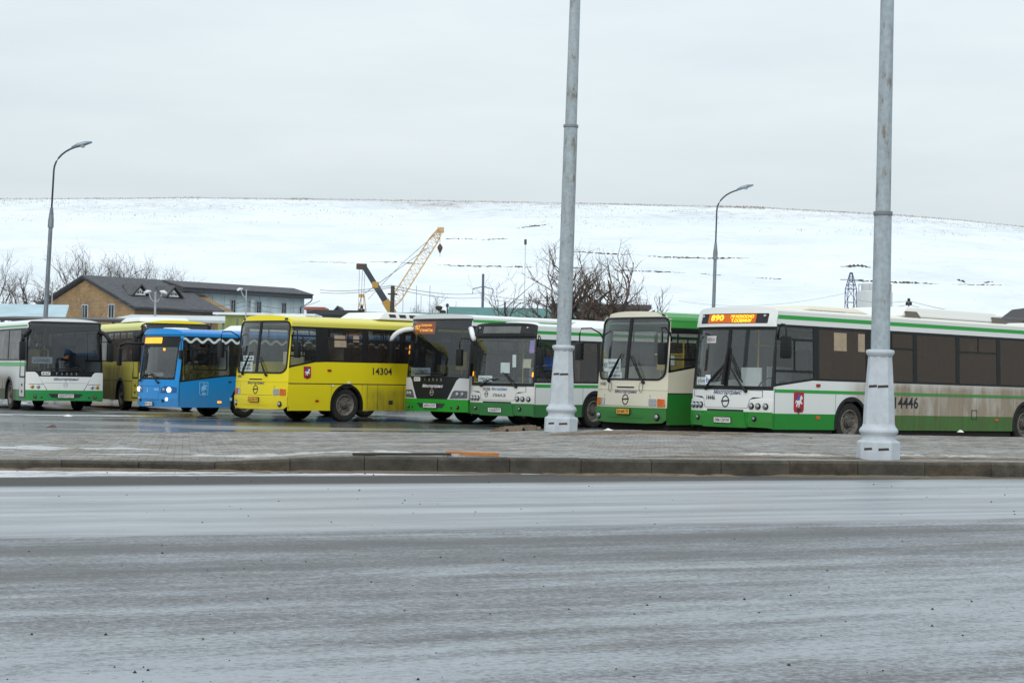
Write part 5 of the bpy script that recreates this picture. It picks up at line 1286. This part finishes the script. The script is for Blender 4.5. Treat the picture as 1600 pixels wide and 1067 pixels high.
def window(parent, x0, x1, z0, z1, y, face='y', fr=M_WFR, sill=True):
    """small framed window on a wall facing -y (face y) or -x (face x)"""
    T = (lambda a, b_, z: (a, y+b_, z)) if face == 'y' else (lambda a, b_, z: (y+b_, a, z))
    def bx(a0, a1, b0, b1, zz0, zz1, mb):
        p = [T(a, bb, z) for z in (zz0, zz1) for bb in (b0, b1) for a in (a0, a1)]
        return mb.add(p, [(0, 2, 3, 1), (4, 5, 7, 6), (0, 1, 5, 4), (2, 6, 7, 3), (0, 4, 6, 2), (1, 3, 7, 5)])
    w = bx(x0, x1, -.012, -.004, z0, z1, MB()).build('window', M_PANE, parent)
    f = MB(); t = .07
    for (a, b_, c, d_) in ((x0-t, x0, z0-t, z1+t), (x1, x1+t, z0-t, z1+t), (x0, x1, z0-t, z0), (x0, x1, z1, z1+t), ((x0+x1)/2-.02, (x0+x1)/2+.02, z0, z1)): bx(a, b_, -.05, -.003, c, d_, f)
    f.build('window_frame', fr, w)
    if sill: bx(x0-.12, x1+.12, -.14, -.003, z0-.14, z0-.072, MB()).build('window_sill', M_WFR, w)
g0 = at(128, 432, 140); g1 = at(497, 455, 158)
ang = math.atan2(g1.y-g0.y, g1.x-g0.x); RZ = g0.z; RL = math.hypot(g1.x-g0.x, g1.y-g0.y); EZ = 5.75
hs = empty('brick_house', (g0.x, g0.y, 0), ang, 'ochre brick house with dark gable roof and two triangular dormers', 'house')
HL = 8.3; HWD = 6.2
MB_ = prism(MB(), [(-HWD+.45, 0), (HWD-.45, 0), (HWD-.45, EZ-.05), (0, RZ-.22), (-HWD+.45, EZ-.05)], .35, HL+1.6).build('wall', M_BRICK, hs)
rf = prism(MB(), [(-HWD, EZ-.12), (0, RZ-.08), (HWD, EZ-.12), (HWD, EZ+.10), (0, RZ+.12), (-HWD, EZ+.10)], 0, HL).build('roof', M_ROOFG, hs)
# the roof's far end runs out to a slanting valley
prism(MB(), [(-HWD-.05, EZ-.16), (0, RZ-.12), (HWD+.05, EZ-.16), (HWD+.05, EZ-.02), (0, RZ-.0), (-HWD-.05, EZ-.02)], -.06, .02).build('barge_board', M_DKTRIM, rf)
prism(MB(), [(-HWD-.12, EZ-.20), (-HWD+.02, EZ-.20), (-HWD+.02, EZ-.02), (-HWD-.12, EZ-.02)], -.05, HL+.05).build('gutter', M_DKTRIM, rf)
for x in (2.2, 5.3):
    y = -3.9; z = RZ+(EZ-RZ)*3.9/HWD+.1; w, h = .80, .78
    dm = MB(); yb = -.9
    zr2 = z+h
    yb = -(RZ+.12-zr2)/(RZ-EZ)*HWD
    for sg in (-1, 1): dm.add([(x, y-.25, zr2), (x+sg*w, y-.25, z), (x+sg*w, y+.1, z+.02), (x, yb, zr2), (x, y-.25, zr2+.12), (x+sg*(w+.12), y-.25, z+.0), (x+sg*(w+.12), y+.15, z+.08), (x, yb, zr2+.12)], [(0, 1, 2, 3), (4, 7, 6, 5), (0, 4, 5, 1), (1, 5, 6, 2), (2, 6, 7, 3), (3, 7, 4, 0)])
    dd = dm.build('dormer', M_ROOFG, hs)
    MB().add([(x-w*.92, y-.05, z+.0), (x+w*.92, y-.05, z+.0), (x, y-.05, zr2-.02), (x-w*.92, y+.1, z), (x+w*.92, y+.1, z), (x, y+.1, zr2-.02)], [(0, 1, 2), (5, 4, 3), (0, 3, 4, 1), (1, 4, 5, 2), (2, 5, 3, 0)]).build('dormer_wall', M_DKTRIM, dd)
    MB().add([(x-.5, y-.09, z+.06), (x+.5, y-.09, z+.06), (x, y-.09, z+.58), (x-.5, y-.06, z+.06), (x+.5, y-.06, z+.06), (x, y-.06, z+.58)], [(0, 1, 2), (5, 4, 3), (0, 3, 4, 1), (1, 4, 5, 2), (2, 5, 3, 0)]).build('dormer_frame', M_WFR, dd)
    for (a, b_, zz) in ((-.34, -.12, .17), (.12, .34, .17), (-.09, .09, .2)): MB().add([(x+a, y-.095, z+zz), (x+b_, y-.095, z+zz), (x+(b_ if abs(b_) < abs(a) else a)*1.0 if abs(a) != abs(b_) else x*0+x, y-.095, z+zz+.24)], [(0, 1, 2)]).build('dormer_pane', M_DKTRIM, dd)
window(hs, -.32, .32, 5.1, 6.0, .35, 'x', MATS.get('grey_frame') or mat('grey_frame', (.34, .40, .42), .6)); window(hs, -3.4, -2.8, 5.1, 6.0, .35, 'x', mat('grey_frame', (.34, .40, .42), .6))
for y0 in (-4.6, -.4, 2.6): window(hs, y0, y0+.9, 1.2, 2.8, .35, 'x')
for x0 in (1.5, 4.0, 6.4): window(hs, x0, x0+1.0, 1.2, 2.8, -HWD+.45, 'y')
# blue clad hall sharing the ridge
bh = empty('clad_hall', (g0.x, g0.y, 0), ang, 'long blue grey metal clad hall with dark flat eaves behind the brick house', 'building')
BW = -2.0; x = HL+.02; k = 0; RL -= 3.1
MB().box(HL-.6, RL-.75, BW+.06, 7.5, 0, RZ-.75).build('wall', M_DKTRIM, bh)
pn = MB().box(0, 1.17, BW, BW+.05, 0, RZ-.80).mesh('cladding_panel'); pn.materials.append(M_BLUEC)
wx = [HL+1.6+i*2.65 for i in range(6)]
while x < RL-.85:
    q = link('cladding_panel', pn, None, bh); q.location = (x, rnd.uniform(-.006, .006), 0); x += 1.2
for a in wx:
    if a < RL-1.3:
        window(bh, a, a+.42, RZ-2.35, RZ-1.25, BW-.02, 'y', mat('grey_frame', (.34, .40, .42), .6), False)
        window(bh, a, a+.42, RZ-3.1, RZ-2.6, BW-.02, 'y', mat('grey_frame', (.34, .40, .42), .6), False)
rb = prism(MB(), [(BW-.6, RZ-.80), (BW-.6, RZ-.50), (-.3, RZ+.02), (8.0, RZ-.3), (8.0, RZ-.8)], HL-1.0, RL+.05).build('roof', mat('slate_fascia', (.06, .065, .075), .7), bh)
prism(MB(), [(BW-.66, RZ-.53), (BW-.66, RZ-.45), (-.3, RZ+.10), (8.06, RZ-.22), (8.06, RZ-.3), (-.3, RZ+.03)], HL-1.02, RL+.10).build('roof_sheet', M_ROOFG, rb)
MB().tube([(RL, BW-.6, RZ-.82), (RL-.1, BW-.5, RZ-1.05), (RL-.8, BW-.12, RZ-1.55), (RL-.8, BW-.12, 0)], .05).build('drainpipe', M_DKTRIM, bh)
MB().tube([(RL-6.1, BW-.25, 0), (RL-6.1, BW-.25, RZ-1.15)], .16, 12).build('flue_pipe', mat('flue_metal', (.42, .47, .49), .45, .3), bh, True, 60)

def shed(name, label, cat, px0, px1, ytop, d, H=None, col=(.2, .25, .25), roof='flat', rcol=None, depth=8, d2=None, th=.3, over=.3):
    a = at(px0, ytop, d); c = at(px1, ytop, d2 or d); L_ = math.hypot(c.x-a.x, c.y-a.y); an = math.atan2(c.y-a.y, c.x-a.x); Z = H or a.z
    r = empty(name, (a.x, a.y, 0), an, label, cat)
    wm = mat(name+'_wall'+str(px0), col, .8, var=.2, scale=1); rm = mat(name+'_roof'+str(px0), rcol or col, .7, var=.15, scale=1)
    if roof == 'flat':
        MB().box(0, L_, 0, depth, 0, Z-th).build('wall', wm, r); MB().box(-over, L_+over, -over, depth+over, Z-th, Z).build('roof', rm, r)
    elif roof == 'pitch':      # ridge along the length, eaves towards us
        e = Z-th
        prism(MB(), [(0, 0), (depth, 0), (depth, e-.05), (depth/2, Z-.1), (0, e-.05)], 0, L_).build('wall', wm, r)
        prism(MB(), [(-over, e-.12), (depth/2, Z-.06), (depth+over, e-.12), (depth+over, e), (depth/2, Z+.06), (-over, e)], -over, L_+over).build('roof', rm, r)
    elif roof == 'gable':      # gable end towards us
        e = Z-th
        pr = [(0, 0), (L_, 0), (L_, e), (L_/2, Z-.1), (0, e)]
        n = 5; vs = [(u, y, z) for y in (0, depth) for u, z in pr]; MB().add(vs, [tuple(range(n)), tuple(range(2*n-1, n-1, -1))]+[(k, n+k, n+(k+1) % n, (k+1) % n) for k in range(n)]).build('wall', wm, r)
        pr = [(-over, e-.15), (L_/2, Z-.08), (L_+over, e-.15), (L_+over, e+.05), (L_/2, Z+.08), (-over, e+.05)]; n = 6
        vs = [(u, y, z) for y in (-over, depth+over) for u, z in pr]; MB().add(vs, [tuple(range(n)), tuple(range(2*n-1, n-1, -1))]+[(k, n+k, n+(k+1) % n, (k+1) % n) for k in range(n)]).build('roof', rm, r)
    for i in range(int(L_/3)): window(r, 1+i*3, 2+i*3, 1.0, 2.2, 0, 'y')
    return r
shed('green_shed', 'long teal green roofed shed under the two cranes', 'shed', 508, 690, 484.5, 172, col=(.05, .15, .135), rcol=(.055, .19, .165), roof='pitch', th=1.6, depth=9)
shed('green_hall', 'teal green roofed hall behind the black masked coach', 'building', 704, 905, 477, 150, col=(.05, .12, .12), rcol=(.055, .16, .15), roof='pitch', th=.9, depth=10)
shed('brown_store', 'flat brown grey storehouse behind the bare willow', 'building', 866, 1012, 474, 158, col=(.10, .09, .075), rcol=(.06, .06, .065), roof='flat', th=.35, depth=8)
shed('red_hut', 'small red brick hut right of the clad hall', 'hut', 479, 502, 479.5, 178, col=(.32, .085, .05), rcol=(.35, .10, .06), roof='flat', th=.25, depth=4)
shed('timber_cabin', 'tiny grey gabled cabin beside the green shed', 'cabin', 519, 536, 479, 150, col=(.14, .14, .14), rcol=(.05, .055, .06), roof='gable', th=.7, depth=4, over=.2)
shed('dark_store', 'low dark flat roofed store left of the green shed', 'building', 487, 556, 484, 140, col=(.06, .065, .07), rcol=(.035, .037, .04), roof='flat', th=.35, depth=6)
shed('olive_shed', 'low olive green shed with snow on its roof before the clad hall', 'shed', 341, 486, 488, 122, col=(.21, .24, .08), rcol=(.6, .62, .64), roof='flat', th=.14, depth=4)
shed('far_house', 'pale gabled house at the far right edge behind the dirty bus', 'house', 1570, 1690, 478, 150, col=(.42, .39, .33), rcol=(.035, .03, .03), roof='gable', th=2.6, depth=9, over=.4)
def canopy(label, pts, d, m, zl):
    """open shelter: sloped sheet roof on posts"""
    (x0, yt), (x1, _), (x2, yb) = pts
    a = at(x0, yt, d+5); b_ = at(x1, yt, d+5); c = at(x2, yb, d); z0 = c.z
    r = empty('shelter', (a.x, a.y-5, 0), 0, label, 'shelter')
    w0 = 0; w1 = b_.x-a.x; wc = c.x-a.x
    MB().add([(-.0, 0, z0), (wc, 0, z0), (w1, 5, a.z), (0, 5, a.z), (0, 0, z0-.12), (wc, 0, z0-.12), (w1, 5, a.z-.12), (0, 5, a.z-.12)], [(0, 1, 2, 3), (7, 6, 5, 4), (0, 4, 5, 1), (1, 5, 6, 2), (2, 6, 7, 3), (3, 7, 4, 0)]).build('roof_sheet', m, r)
    for k in range(5):
        for y, z in ((.15, z0-.1), (4.85, a.z-.1)): MB().tube([(wc*(.02+.24*k), y, 0), (wc*(.02+.24*k), y, z)], .06).build('post', M_STEEL, r)
    return r
canopy('pale blue sloped shelter roof behind the leftmost coach', ((-120, 472.5), (108, 472.5), (101, 499)), 100, mat('pale_blue_sheet', (.33, .45, .50), .5, var=.15, scale=.8), 3)
canopy('pale grey shelter roof above the grimy yellow coach', ((206, 491.5), (352, 491.5), (352, 501)), 92, mat('pale_grey_sheet', (.44, .48, .50), .5, var=.12, scale=.8), 3)
canopy('long dark roofed shelter far behind the buses at left', ((20, 494), (200, 494), (200, 500)), 84, mat('dark_sheet', (.05, .05, .05), .6), 3)

# ================================================================== small lamps, posts, wires
def post(name, label, cat, px, ytop, d, r0, m, heads=(), lean=0, extra=None, grp=None):
    g = at(px, ytop, d); r = empty(name, (g.x, g.y, 0), 0, label, cat, grp); r.rotation_euler = (0, R(lean), 0); H_ = g.z
    MB().tube([(0, 0, 0), (0, 0, H_)], [r0, r0*.75], 8).build('post', m, r, True, 60)
    for sg in heads:
        P_ = [(0, 0, H_-.5)]+[(sg*.32*math.sin(t/6*1.5), 0, H_-.5+.5*(1-math.cos(t/6*1.9))*.75) for t in range(1, 7)]
        MB().tube(P_, .035).build('arm', m, r, True)
        x_, z_ = P_[-1][0], P_[-1][2]
        MB().tube([(x_-sg*.1, 0, z_+.03), (x_+sg*.10, 0, z_+.01), (x_+sg*.25, 0, z_-.07)], [.04, .085, .06], 8).build('lamp_head', M_WFR, r, True)
    return r, H_
MG = mat('weathered_post', (.28, .30, .31), .7, var=.2)
MW = mat('old_timber_post', (.055, .05, .045), .9, var=.3)
post('yard_lamp', 'small twin headed yard lamp in front of the dark house roof', 'lamp', 243, 456, 96, .07, MG, (-1, 1))
post('yard_lamp', 'small yard lamp before the clad hall wall', 'lamp', 385, 452, 118, .05, MG, (-1,))
post('yard_lamp', 'small yard lamp left of the brick gable, by the tall curved lamp', 'lamp', 82, 440, 130, .05, MG, (-1,))
post('yard_post', 'short dark post beside the brick gable', 'post', 76, 455, 132, .09, MW)
wp, wh = post('utility_pole', 'thick timber utility pole in front of the crane booms', 'utility pole', 612, 447, 120, .17, MW, lean=.6)
MB().box(-.30, .30, -.05, .05, wh-.55, wh-.45).build('crossarm', MW, wp)
up, uh = post('power_pole', 'thin power pole with two crossarms above the green hall', 'utility pole', 755, 428, 190, .16, mat('blue_grey_pole', (.10, .12, .16), .7))
for z_, w_ in ((uh-1.5, 1.0), (uh-3.6, 1.9)):
    MB().tube([(-w_, 0, z_-.5), (-w_, 0, z_), (0, 0, z_+.25), (w_, 0, z_), (w_, 0, z_-.5)], .05).build('crossarm', MATS['blue_grey_pole'], up)
for i, (px, yt) in enumerate(((630, 450), (651, 446), (672, 446), (658, 462))):
    post('mast', ('thin bare mast right of the crane cab', 'thin bare mast, tallest left of the nest tree', 'thin bare mast beside the tree with nests', 'short thin mast among the bare masts')[i], 'mast', px, yt, 200, .045, mat('thin_mast_metal', (.35, .37, .40), .6), grp='thin masts by the cranes')
sm_, sh_ = post('slope_mast', 'lone slender mast with a box on top, left of the bare willow', 'mast', 821, 381, 240, .05, MATS['thin_mast_metal'])
MB().box(-.16, .16, -.16, .16, sh_-.1, sh_+.55).build('top_box', mat('dark_box', (.06, .06, .08), .7), sm_)
for i, (px, yt) in enumerate(((565, 484), (1420, 473), (1513, 492), (699, 476))):
    q, h_ = post('loudspeaker_post', ('post with a dark lamp cluster left of the crane', 'three dark horns on a post above the dirty bus roof', 'dark horn on a post above the dirty bus tail', 'post with floodlight beside the green hall roof')[i], 'post', px, yt, 110, .05, MW)
    for dx, dz in ((-.16, 0), (.16, 0), (0, .32)) if i < 2 else ((0, 0),): MB().lathe([(.03, -.11), (.085, -.07), (.085, .07), (.04, .11)], 10, (dx*.62, 0, h_+dz*.62-.05)).build('horn', M_INK, q, True)
def wire(label, pts, sag=.6, r=.012):
    mb = MB()
    for a, b_ in zip(pts, pts[1:]):
        P_ = [a.lerp(b_, t/12)+Vector((0, 0, -sag*4*(t/12)*(1-t/12))) for t in range(13)]; mb.tube(P_, r, 4)
    tag(mb.build('wire', mat('wire_black', (.10, .10, .12), .6)), label, 'wire')
WL = 'overhead wires by the cranes'
wire('upper overhead wire from the clad hall to the timber pole', [at(500, 453, 157), at(612, 446, 120)], .2, .02)
wire('lower overhead wire from the clad hall to the timber pole', [at(500, 457, 157), at(612, 449, 120)], .2, .02)
wire('upper overhead wire from the timber pole to the power pole', [at(612, 446, 120), at(748, 458, 190), at(870, 470, 260)], .3, .02)
wire('lower overhead wire from the timber pole to the power pole', [at(612, 450, 120), at(748, 465, 190), at(870, 474, 260)], .3, .02)
wire('upper wire crossing the brick house front', [at(-20, 455, 125), at(243, 462, 118), at(385, 470, 118), at(500, 470, 130)], .5, .016)
wire('lower wire crossing the brick house front', [at(-20, 468, 125), at(243, 471, 118), at(385, 477, 118), at(500, 480, 130)], .5, .016)
wire('upper wire sagging from the pylon to the right edge', [at(1330, 466, 205), at(1420, 470, 150), at(1640, 500, 110)], .3, .016)
wire('lower wire sagging from the pylon to the right edge', [at(1330, 478, 205), at(1420, 476, 150), at(1640, 507, 110)], .3, .016)
wire('faint wire running left from the pylon', [at(1330, 456, 205), at(1060, 470, 230)], 1.0, .014)

# ================================================================== pylon, silo, cranes
def lattice(mb, A, B, wa, wb, n, up, r=.05, rb=.03):
    """four chords from A to B with zigzag braces; wa, wb widths at the ends"""
    A = Vector(A); B = Vector(B); d = (B-A).normalized(); u = d.cross(Vector(up)).normalized(); v = d.cross(u)
    C4 = lambda t: [A.lerp(B, t)+(u*sx_+v*sy_)*lerp(wa, wb, t)/2 for sx_, sy_ in ((1, 1), (1, -1), (-1, -1), (-1, 1))]
    c0, c1 = C4(0), C4(1)
    for k in range(4): mb.tube([c0[k], c1[k]], r, 5)
    for i in range(n):
        p, q = C4(i/n), C4((i+1)/n)
        for k in range(4):
            mb.tube([p[k], q[(k+1) % 4]] if i % 2 else [p[(k+1) % 4], q[k]], rb, 4); mb.tube([q[k], q[(k+1) % 4]], rb, 4)
    return mb
M_PYL = mat('blue_grey_steel', (.085, .10, .17), .6, .2)
g = at(1330, 426, 205); py_ = empty('pylon', (g.x, g.y, 0), R(8), 'small blue grey lattice pylon left of the pale silo', 'pylon')
zt = g.z; zk = at(1330, 452, 205).z
lattice(MB(), (0, 0, 0), (0, 0, zk), 1.05, .95, 8, (0, 1, 0), .05, .03).build('lower_lattice', M_PYL, py_)
lattice(MB(), (0, 0, zk), (0, 0, zt), .95, .2, 4, (0, 1, 0), .045, .025).build('upper_lattice', M_PYL, py_)
MB().tube([(-1.2, 0, zk+1.0), (1.4, 0, zk+1.05)], .04).build('crossarm', M_PYL, py_)
g = at(1367, 455, 215); si = empty('silo', (g.x, g.y, 0), 0, 'pale grey cylindrical silo beside the lattice pylon', 'silo')
MB().lathe([(1.95, 0), (1.95, g.z-.1), (1.85, g.z)], 28).build('tank', mat('pale_silo', (.46, .48, .48), .7, var=.08, scale=.8), si, True, 40)
MB().lathe([(.95, g.z-.05), (.95, g.z+.7), (.9, g.z+.75)], 20, (-.6, 0, 0)).build('hatch', MATS['pale_silo'], si, True, 40)
rl = MB()
for k in range(12): a = 2*math.pi*k/12; rl.tube([(1.85*math.cos(a), 1.85*math.sin(a), g.z-.05), (1.85*math.cos(a), 1.85*math.sin(a), g.z+.75)], .03, 4)
rl.tube([(1.85*math.cos(2*math.pi*k/24), 1.85*math.sin(2*math.pi*k/24), g.z+.75) for k in range(25)], .03, 4).build('railing', MATS['thin_mast_metal'], si)
MB().box(.9, 1.5, -.4, .4, g.z, g.z+.9).build('filter_box', mat('dark_box', (.06, .06, .08), .7), si)
M_CRY = mat('crane_yellow', (.52, .38, .20), .6, var=.2, scale=2); M_CRO = mat('crane_orange_yellow', (.42, .25, .06), .5, var=.15); M_CRD = mat('crane_dark_boom', (.045, .055, .065), .5)
d = 230
a = at(611, 480, d); b_ = at(688, 359, d)
cr_ = empty('lattice_crane', (a.x, a.y, 0), 0, 'crane with long pale yellow lattice boom over the green shed', 'crane')
O = Vector((a.x, a.y, 0)); a -= O; b_ -= O
mid1 = a.lerp(b_, .12); mid2 = a.lerp(b_, .86)
bm_ = MB(); lattice(bm_, a, mid1, .5, 1.15, 2, (0, 1, 0), .05, .03); lattice(bm_, mid1, mid2, 1.15, 1.05, 11, (0, 1, 0), .05, .025); lattice(bm_, mid2, b_, 1.05, .55, 3, (0, 1, 0), .07, .045); bm_.build('boom', M_CRY, cr_)
MB().box(b_.x-.35, b_.x+.45, -.3, .3, b_.z-.35, b_.z+.3, .06).build('boom_head', M_CRY, cr_)
hk = at(687.5, 388, d)-O
MB().tube([b_+Vector((-.05, 0, 0)), hk], .03, 5).tube([hk, at(687.5, 402, d)-O], .02, 4).build('hoist_rope', M_INK, cr_)
MB().lathe([(.05, -.6), (.30, -.1), (.34, .15), (.1, .5)], 10, hk).build('hook_block', mat('dark_rust', (.10, .06, .05), .8), cr_, True)
bk = at(565, 462, d)-O
MB().tube([a.lerp(b_, .78), bk], .03, 4).tube([b_, a.lerp(b_, .5)+Vector((-1.6, 0, .6)), bk+Vector((.8, 0, -.4))], .025, 4).build('pendant_rope', M_INK, cr_)
gt = MB(); q0 = at(558, 490, d)-O; q1 = at(572, 490, d)-O; gt.tube([q0, bk], .07, 5).tube([q1, bk+Vector((.3, 0, .1))], .07, 5).tube([q0.lerp(bk, .5), q1.lerp(bk, .5)], .05, 5).box(bk.x-.35, bk.x+.2, -.2, .2, bk.z-.2, bk.z+.2); gt.build('gantry', M_CRO, cr_)
MB().box(q0.x-1, a.x+.8, -1.4, 1.4, 1.1, 4.2, .1).build('machinery_house', M_CRO, cr_); MB().box(a.x+.8, a.x+2.2, -1.3, .2, 1.2, 3.6, .1).build('cab', M_CRO, cr_)
for y_ in (-1.5, 1.5): MB().box(q0.x-1.2, a.x+1.8, y_-.4, y_+.4, 0, 1.0, .3).build('crawler_track', M_INK, cr_)
d = 185
a = at(618, 496, d); b_ = at(569, 417, d); tcn = empty('mobile_crane', (a.x, a.y, 0), 0, 'mobile crane with dark telescopic boom leaning left, yellow at its foot', 'crane'); O = Vector((a.x, a.y, 0)); a -= O; b_ -= O
def beam(mb, A, B, w, h):
    A = Vector(A); B = Vector(B); dd = (B-A).normalized(); u = Vector((0, 1, 0)); v = dd.cross(u).normalized()
    vs = [P_+u*sx_*w/2+v*sy_*h/2 for P_ in (A, B) for sx_, sy_ in ((-1, -1), (1, -1), (1, 1), (-1, 1))]
    return mb.add(vs, [(0, 1, 2, 3), (7, 6, 5, 4), (0, 4, 5, 1), (1, 5, 6, 2), (2, 6, 7, 3), (3, 7, 4, 0)])
beam(MB(), a.lerp(b_, -.35), a.lerp(b_, .33), .7, .75).build('boom_foot', M_CRO, tcn)
beam(MB(), a.lerp(b_, .28), a.lerp(b_, .66), .55, .6).build('boom_section', M_CRD, tcn); beam(MB(), a.lerp(b_, .62), b_, .45, .5).build('boom_section', M_CRD, tcn)
MB().box(a.lerp(b_, .64).x-.3, a.lerp(b_, .64).x+.3, -.36, .36, a.lerp(b_, .64).z-.3, a.lerp(b_, .64).z+.3, .05).build('boom_collar', M_CRO, tcn)
MB().box(b_.x-.75, b_.x+.25, -.3, .3, b_.z-.25, b_.z+.3, .06).build('boom_head', mat('dark_rust', (.10, .06, .05), .8), tcn)
for dx in (-.45, -.15, .1): MB().tube([b_+Vector((dx, 0, 0)), at(566, 480, d)-O+Vector((dx*.8, 0, 0))], .018, 4).build('hoist_rope', M_CRD, tcn)
MB().box(-2, 7.5, -1.25, 1.25, .8, 1.5, .08).build('carrier', M_CRO, tcn); MB().box(6, 7.6, -1.2, 1.2, 1.45, 2.9, .1).build('cab', M_CRO, tcn); MB().box(-.8, 2.6, -1.1, 1.1, 1.5, 2.6, .08).build('turret', M_CRO, tcn)
for x_ in (-1, .4, 4.2, 6.6):
    for y_ in (-1.15, 1.15):
        w_ = bpy.data.objects.new('wheel', WT); C.objects.link(w_); w_.parent = tcn; w_.location = (x_, y_, .49); w_.rotation_euler = (0, 0, R(90))

# ================================================================== bare trees
M_BARK = mat('dark_bark', (.042, .032, .027), .95, var=.35, scale=3)
M_TWIG = mat('twig_brown', (.085, .062, .050), .95, var=.3, scale=2)
M_TWIGP = mat('pale_twig', (.07, .06, .056), .95, var=.3, scale=2)
def bare_tree(label, px, py, d, ztop_py, seed, stems=1, spread=.5, twig=M_TWIG, levels=5, kids=(3, 4), crown_w=1.0, r0=None, start=.12, nest=0, name='bare_tree', droop=0.0, thin=1.0, cat='tree', grp='bare trees behind the bus park'):
    g = at(px, py, d); H_ = at(px, ztop_py, d).z; rr = random.Random(seed); root = empty(name, (g.x, g.y, 0), 0, label, cat, grp)
    tk, cw = MB(), MB(); r0 = r0 or H_*.026; mr = .00005*d
    def grow(p, dr, ln, r, lv):
        n = 4 if lv < 3 else 3; P_ = [p.copy()]; q = p.copy(); dd = dr.copy()
        for i in range(n):
            jit = .16+.07*lv
            dd = (dd+Vector((rr.uniform(-1, 1), rr.uniform(-1, 1), rr.uniform(-.5, .75)))*jit).normalized()
            if lv >= 3: dd.z -= droop; dd.normalize()
            q = q+dd*ln/n; P_.append(q.copy())
        rads = [lerp(r, r*.55, i/n) for i in range(n+1)]
        (tk if lv < 2 else cw).tube(P_, rads, 7 if lv < 1 else (5 if lv < 2 else 3), lv < 1)
        if lv >= levels: return
        k = rr.randint(*kids)
        for j in range(k):
            t = lerp(.35 if lv else .45, 1.0, (j+rr.random()*.7)/k); i = min(n-1, int(t*n)); bp = P_[i].lerp(P_[i+1], t*n-i)
            ax = Vector((rr.uniform(-1, 1), rr.uniform(-1, 1), rr.uniform(-.15, .8))).normalized()
            nd_ = (dd*(1.0-spread*.3)+ax*spread*1.25); nd_.x *= crown_w; nd_.normalize()
            grow(bp, nd_, ln*rr.uniform(.55, .78), max(mr, rads[i]*rr.uniform(.52, .72)), lv+1)
    for s_ in range(stems):
        a = 2*math.pi*s_/max(1, stems)+rr.random(); k = 0 if stems == 1 else .45
        dr = Vector((math.cos(a)*k*crown_w, math.sin(a)*k, 1)).normalized()
        if stems > 1: grow(Vector((math.cos(a)*.3, math.sin(a)*.3, 0)), dr, H_*.42, r0*rr.uniform(.7, 1), 0)
        else: grow(Vector((0, 0, 0)), dr, H_*.48, r0, 0)
    # scale to the wanted height
    zs_ = sorted([v[2] for v in cw.v]); zm = zs_[int(len(zs_)*.995)]; f = H_/zm
    for mb in (tk, cw): mb.v = [(v[0]*f, v[1]*f, v[2]*f) for v in mb.v]
    tk.build('trunk', M_BARK, root, True); cw.build('crown', twig, root)
    for i in range(nest):
        v = cw.v[int(len(cw.v)*(.35+.3*i))]; MB().lathe([(.1, -.3), (.32, -.12), (.36, .1), (.15, .2)], 9, (rr.uniform(-.5, .6), 0, H_*rr.uniform(.80, .90))).build('nest', M_BARK, root, True)
    return root
bare_tree('wide bare willow with dark gnarled limbs behind the farther tall pole', 928, 490, 118, 386, 4, stems=4, spread=.7, levels=5, kids=(2, 4), crown_w=1.25, r0=.46, grp=None, name='bare_willow')
bare_tree('bare willow branch clump left of the farther tall pole', 866, 490, 124, 408, 19, stems=2, spread=.75, levels=5, kids=(2, 3), crown_w=1.2, r0=.22, grp=None, name='bare_willow')
bare_tree('leaning bare willow stem right of the big willow', 983, 490, 121, 408, 8, stems=2, spread=.6, levels=5, kids=(2, 3), crown_w=.9, r0=.26, grp=None, name='bare_willow')
bare_tree('bare birch at the left edge behind the shelter roof', 22, 480, 150, 394, 31, 1, .55, M_TWIGP, 5, (3, 4), .8)
bare_tree('dark trunked bare tree touching the left edge', 2, 480, 148, 425, 32, 1, .5, M_TWIG, 5, (3, 3), .8)
bare_tree('thin bare sapling just left of the tall curved lamp', 46, 480, 152, 408, 33, 1, .4, M_TWIGP, 5, (2, 3), .6)
bare_tree('bare tree with forked dark trunk above the brick gable', 97, 480, 165, 385, 34, 1, .75, M_TWIG, 5, (3, 3), 1.0)
bare_tree('slender bare tree rising behind the gable peak', 143, 480, 172, 389, 35, 1, .5, M_TWIGP, 5, (3, 4), .8)
bare_tree('bushy bare tree behind the dark house roof', 175, 480, 175, 398, 36, 1, .7, M_TWIG, 5, (3, 4), .9)
bare_tree('low spreading bare tree right of the bushy one behind the roof', 208, 480, 178, 396, 37, 1, .7, M_TWIGP, 5, (3, 4), 1.0)
bare_tree('small bare tree with two dark nests between cranes and green hall', 687, 490, 190, 460, 38, 1, .55, M_TWIGP, 5, (3, 4), .9, nest=2)
bare_tree('little bush top peeping over the clad hall roof', 311, 470, 190, 433, 39, 1, .6, M_TWIG, 4, (3, 4), .8)
bare_tree('sparse young tree standing against the brick gable wall', 129, 490, 128, 445, 40, 1, .4, M_TWIG, 5, (2, 3), .6, r0=.06)

# ---- small litter on the lot and walk
for i, (px, py, z, s_, m_) in enumerate(((106, 650, 0, .12, M_PLATE), (82, 668, 0, .16, MATS['dark_rust']), (950, 672, .27, .10, M_PLATE), (1500, 675, .27, .13, M_PLATE), (1267, 685, .27, .05, M_INK))):
    p = gp(px, py, z); rr = random.Random(i)
    ob = MB().add([(s_*math.cos(a*1.05)*rr.uniform(.6, 1.2), s_*.6*math.sin(a*1.05)*rr.uniform(.6, 1.2), 0) for a in range(6)]+[(0, 0, s_*.45), (s_*.3, 0, s_*.35)], [(0, 1, 7), (1, 2, 6, 7), (2, 3, 6), (3, 4, 6), (4, 5, 7, 6), (5, 0, 7)]).build('litter', m_)
    ob.location = (p.x, p.y, z); tag(ob, ('white scrap of litter on the lot before the leftmost coach', 'rusty scrap lying on the wet lot left of the blue bus', 'white scrap on the walk right of the farther tall pole', 'white scrap at the walk edge below the dirty bus tail', 'small dark lump on the walk before the dirty white bus')[i], 'litter')
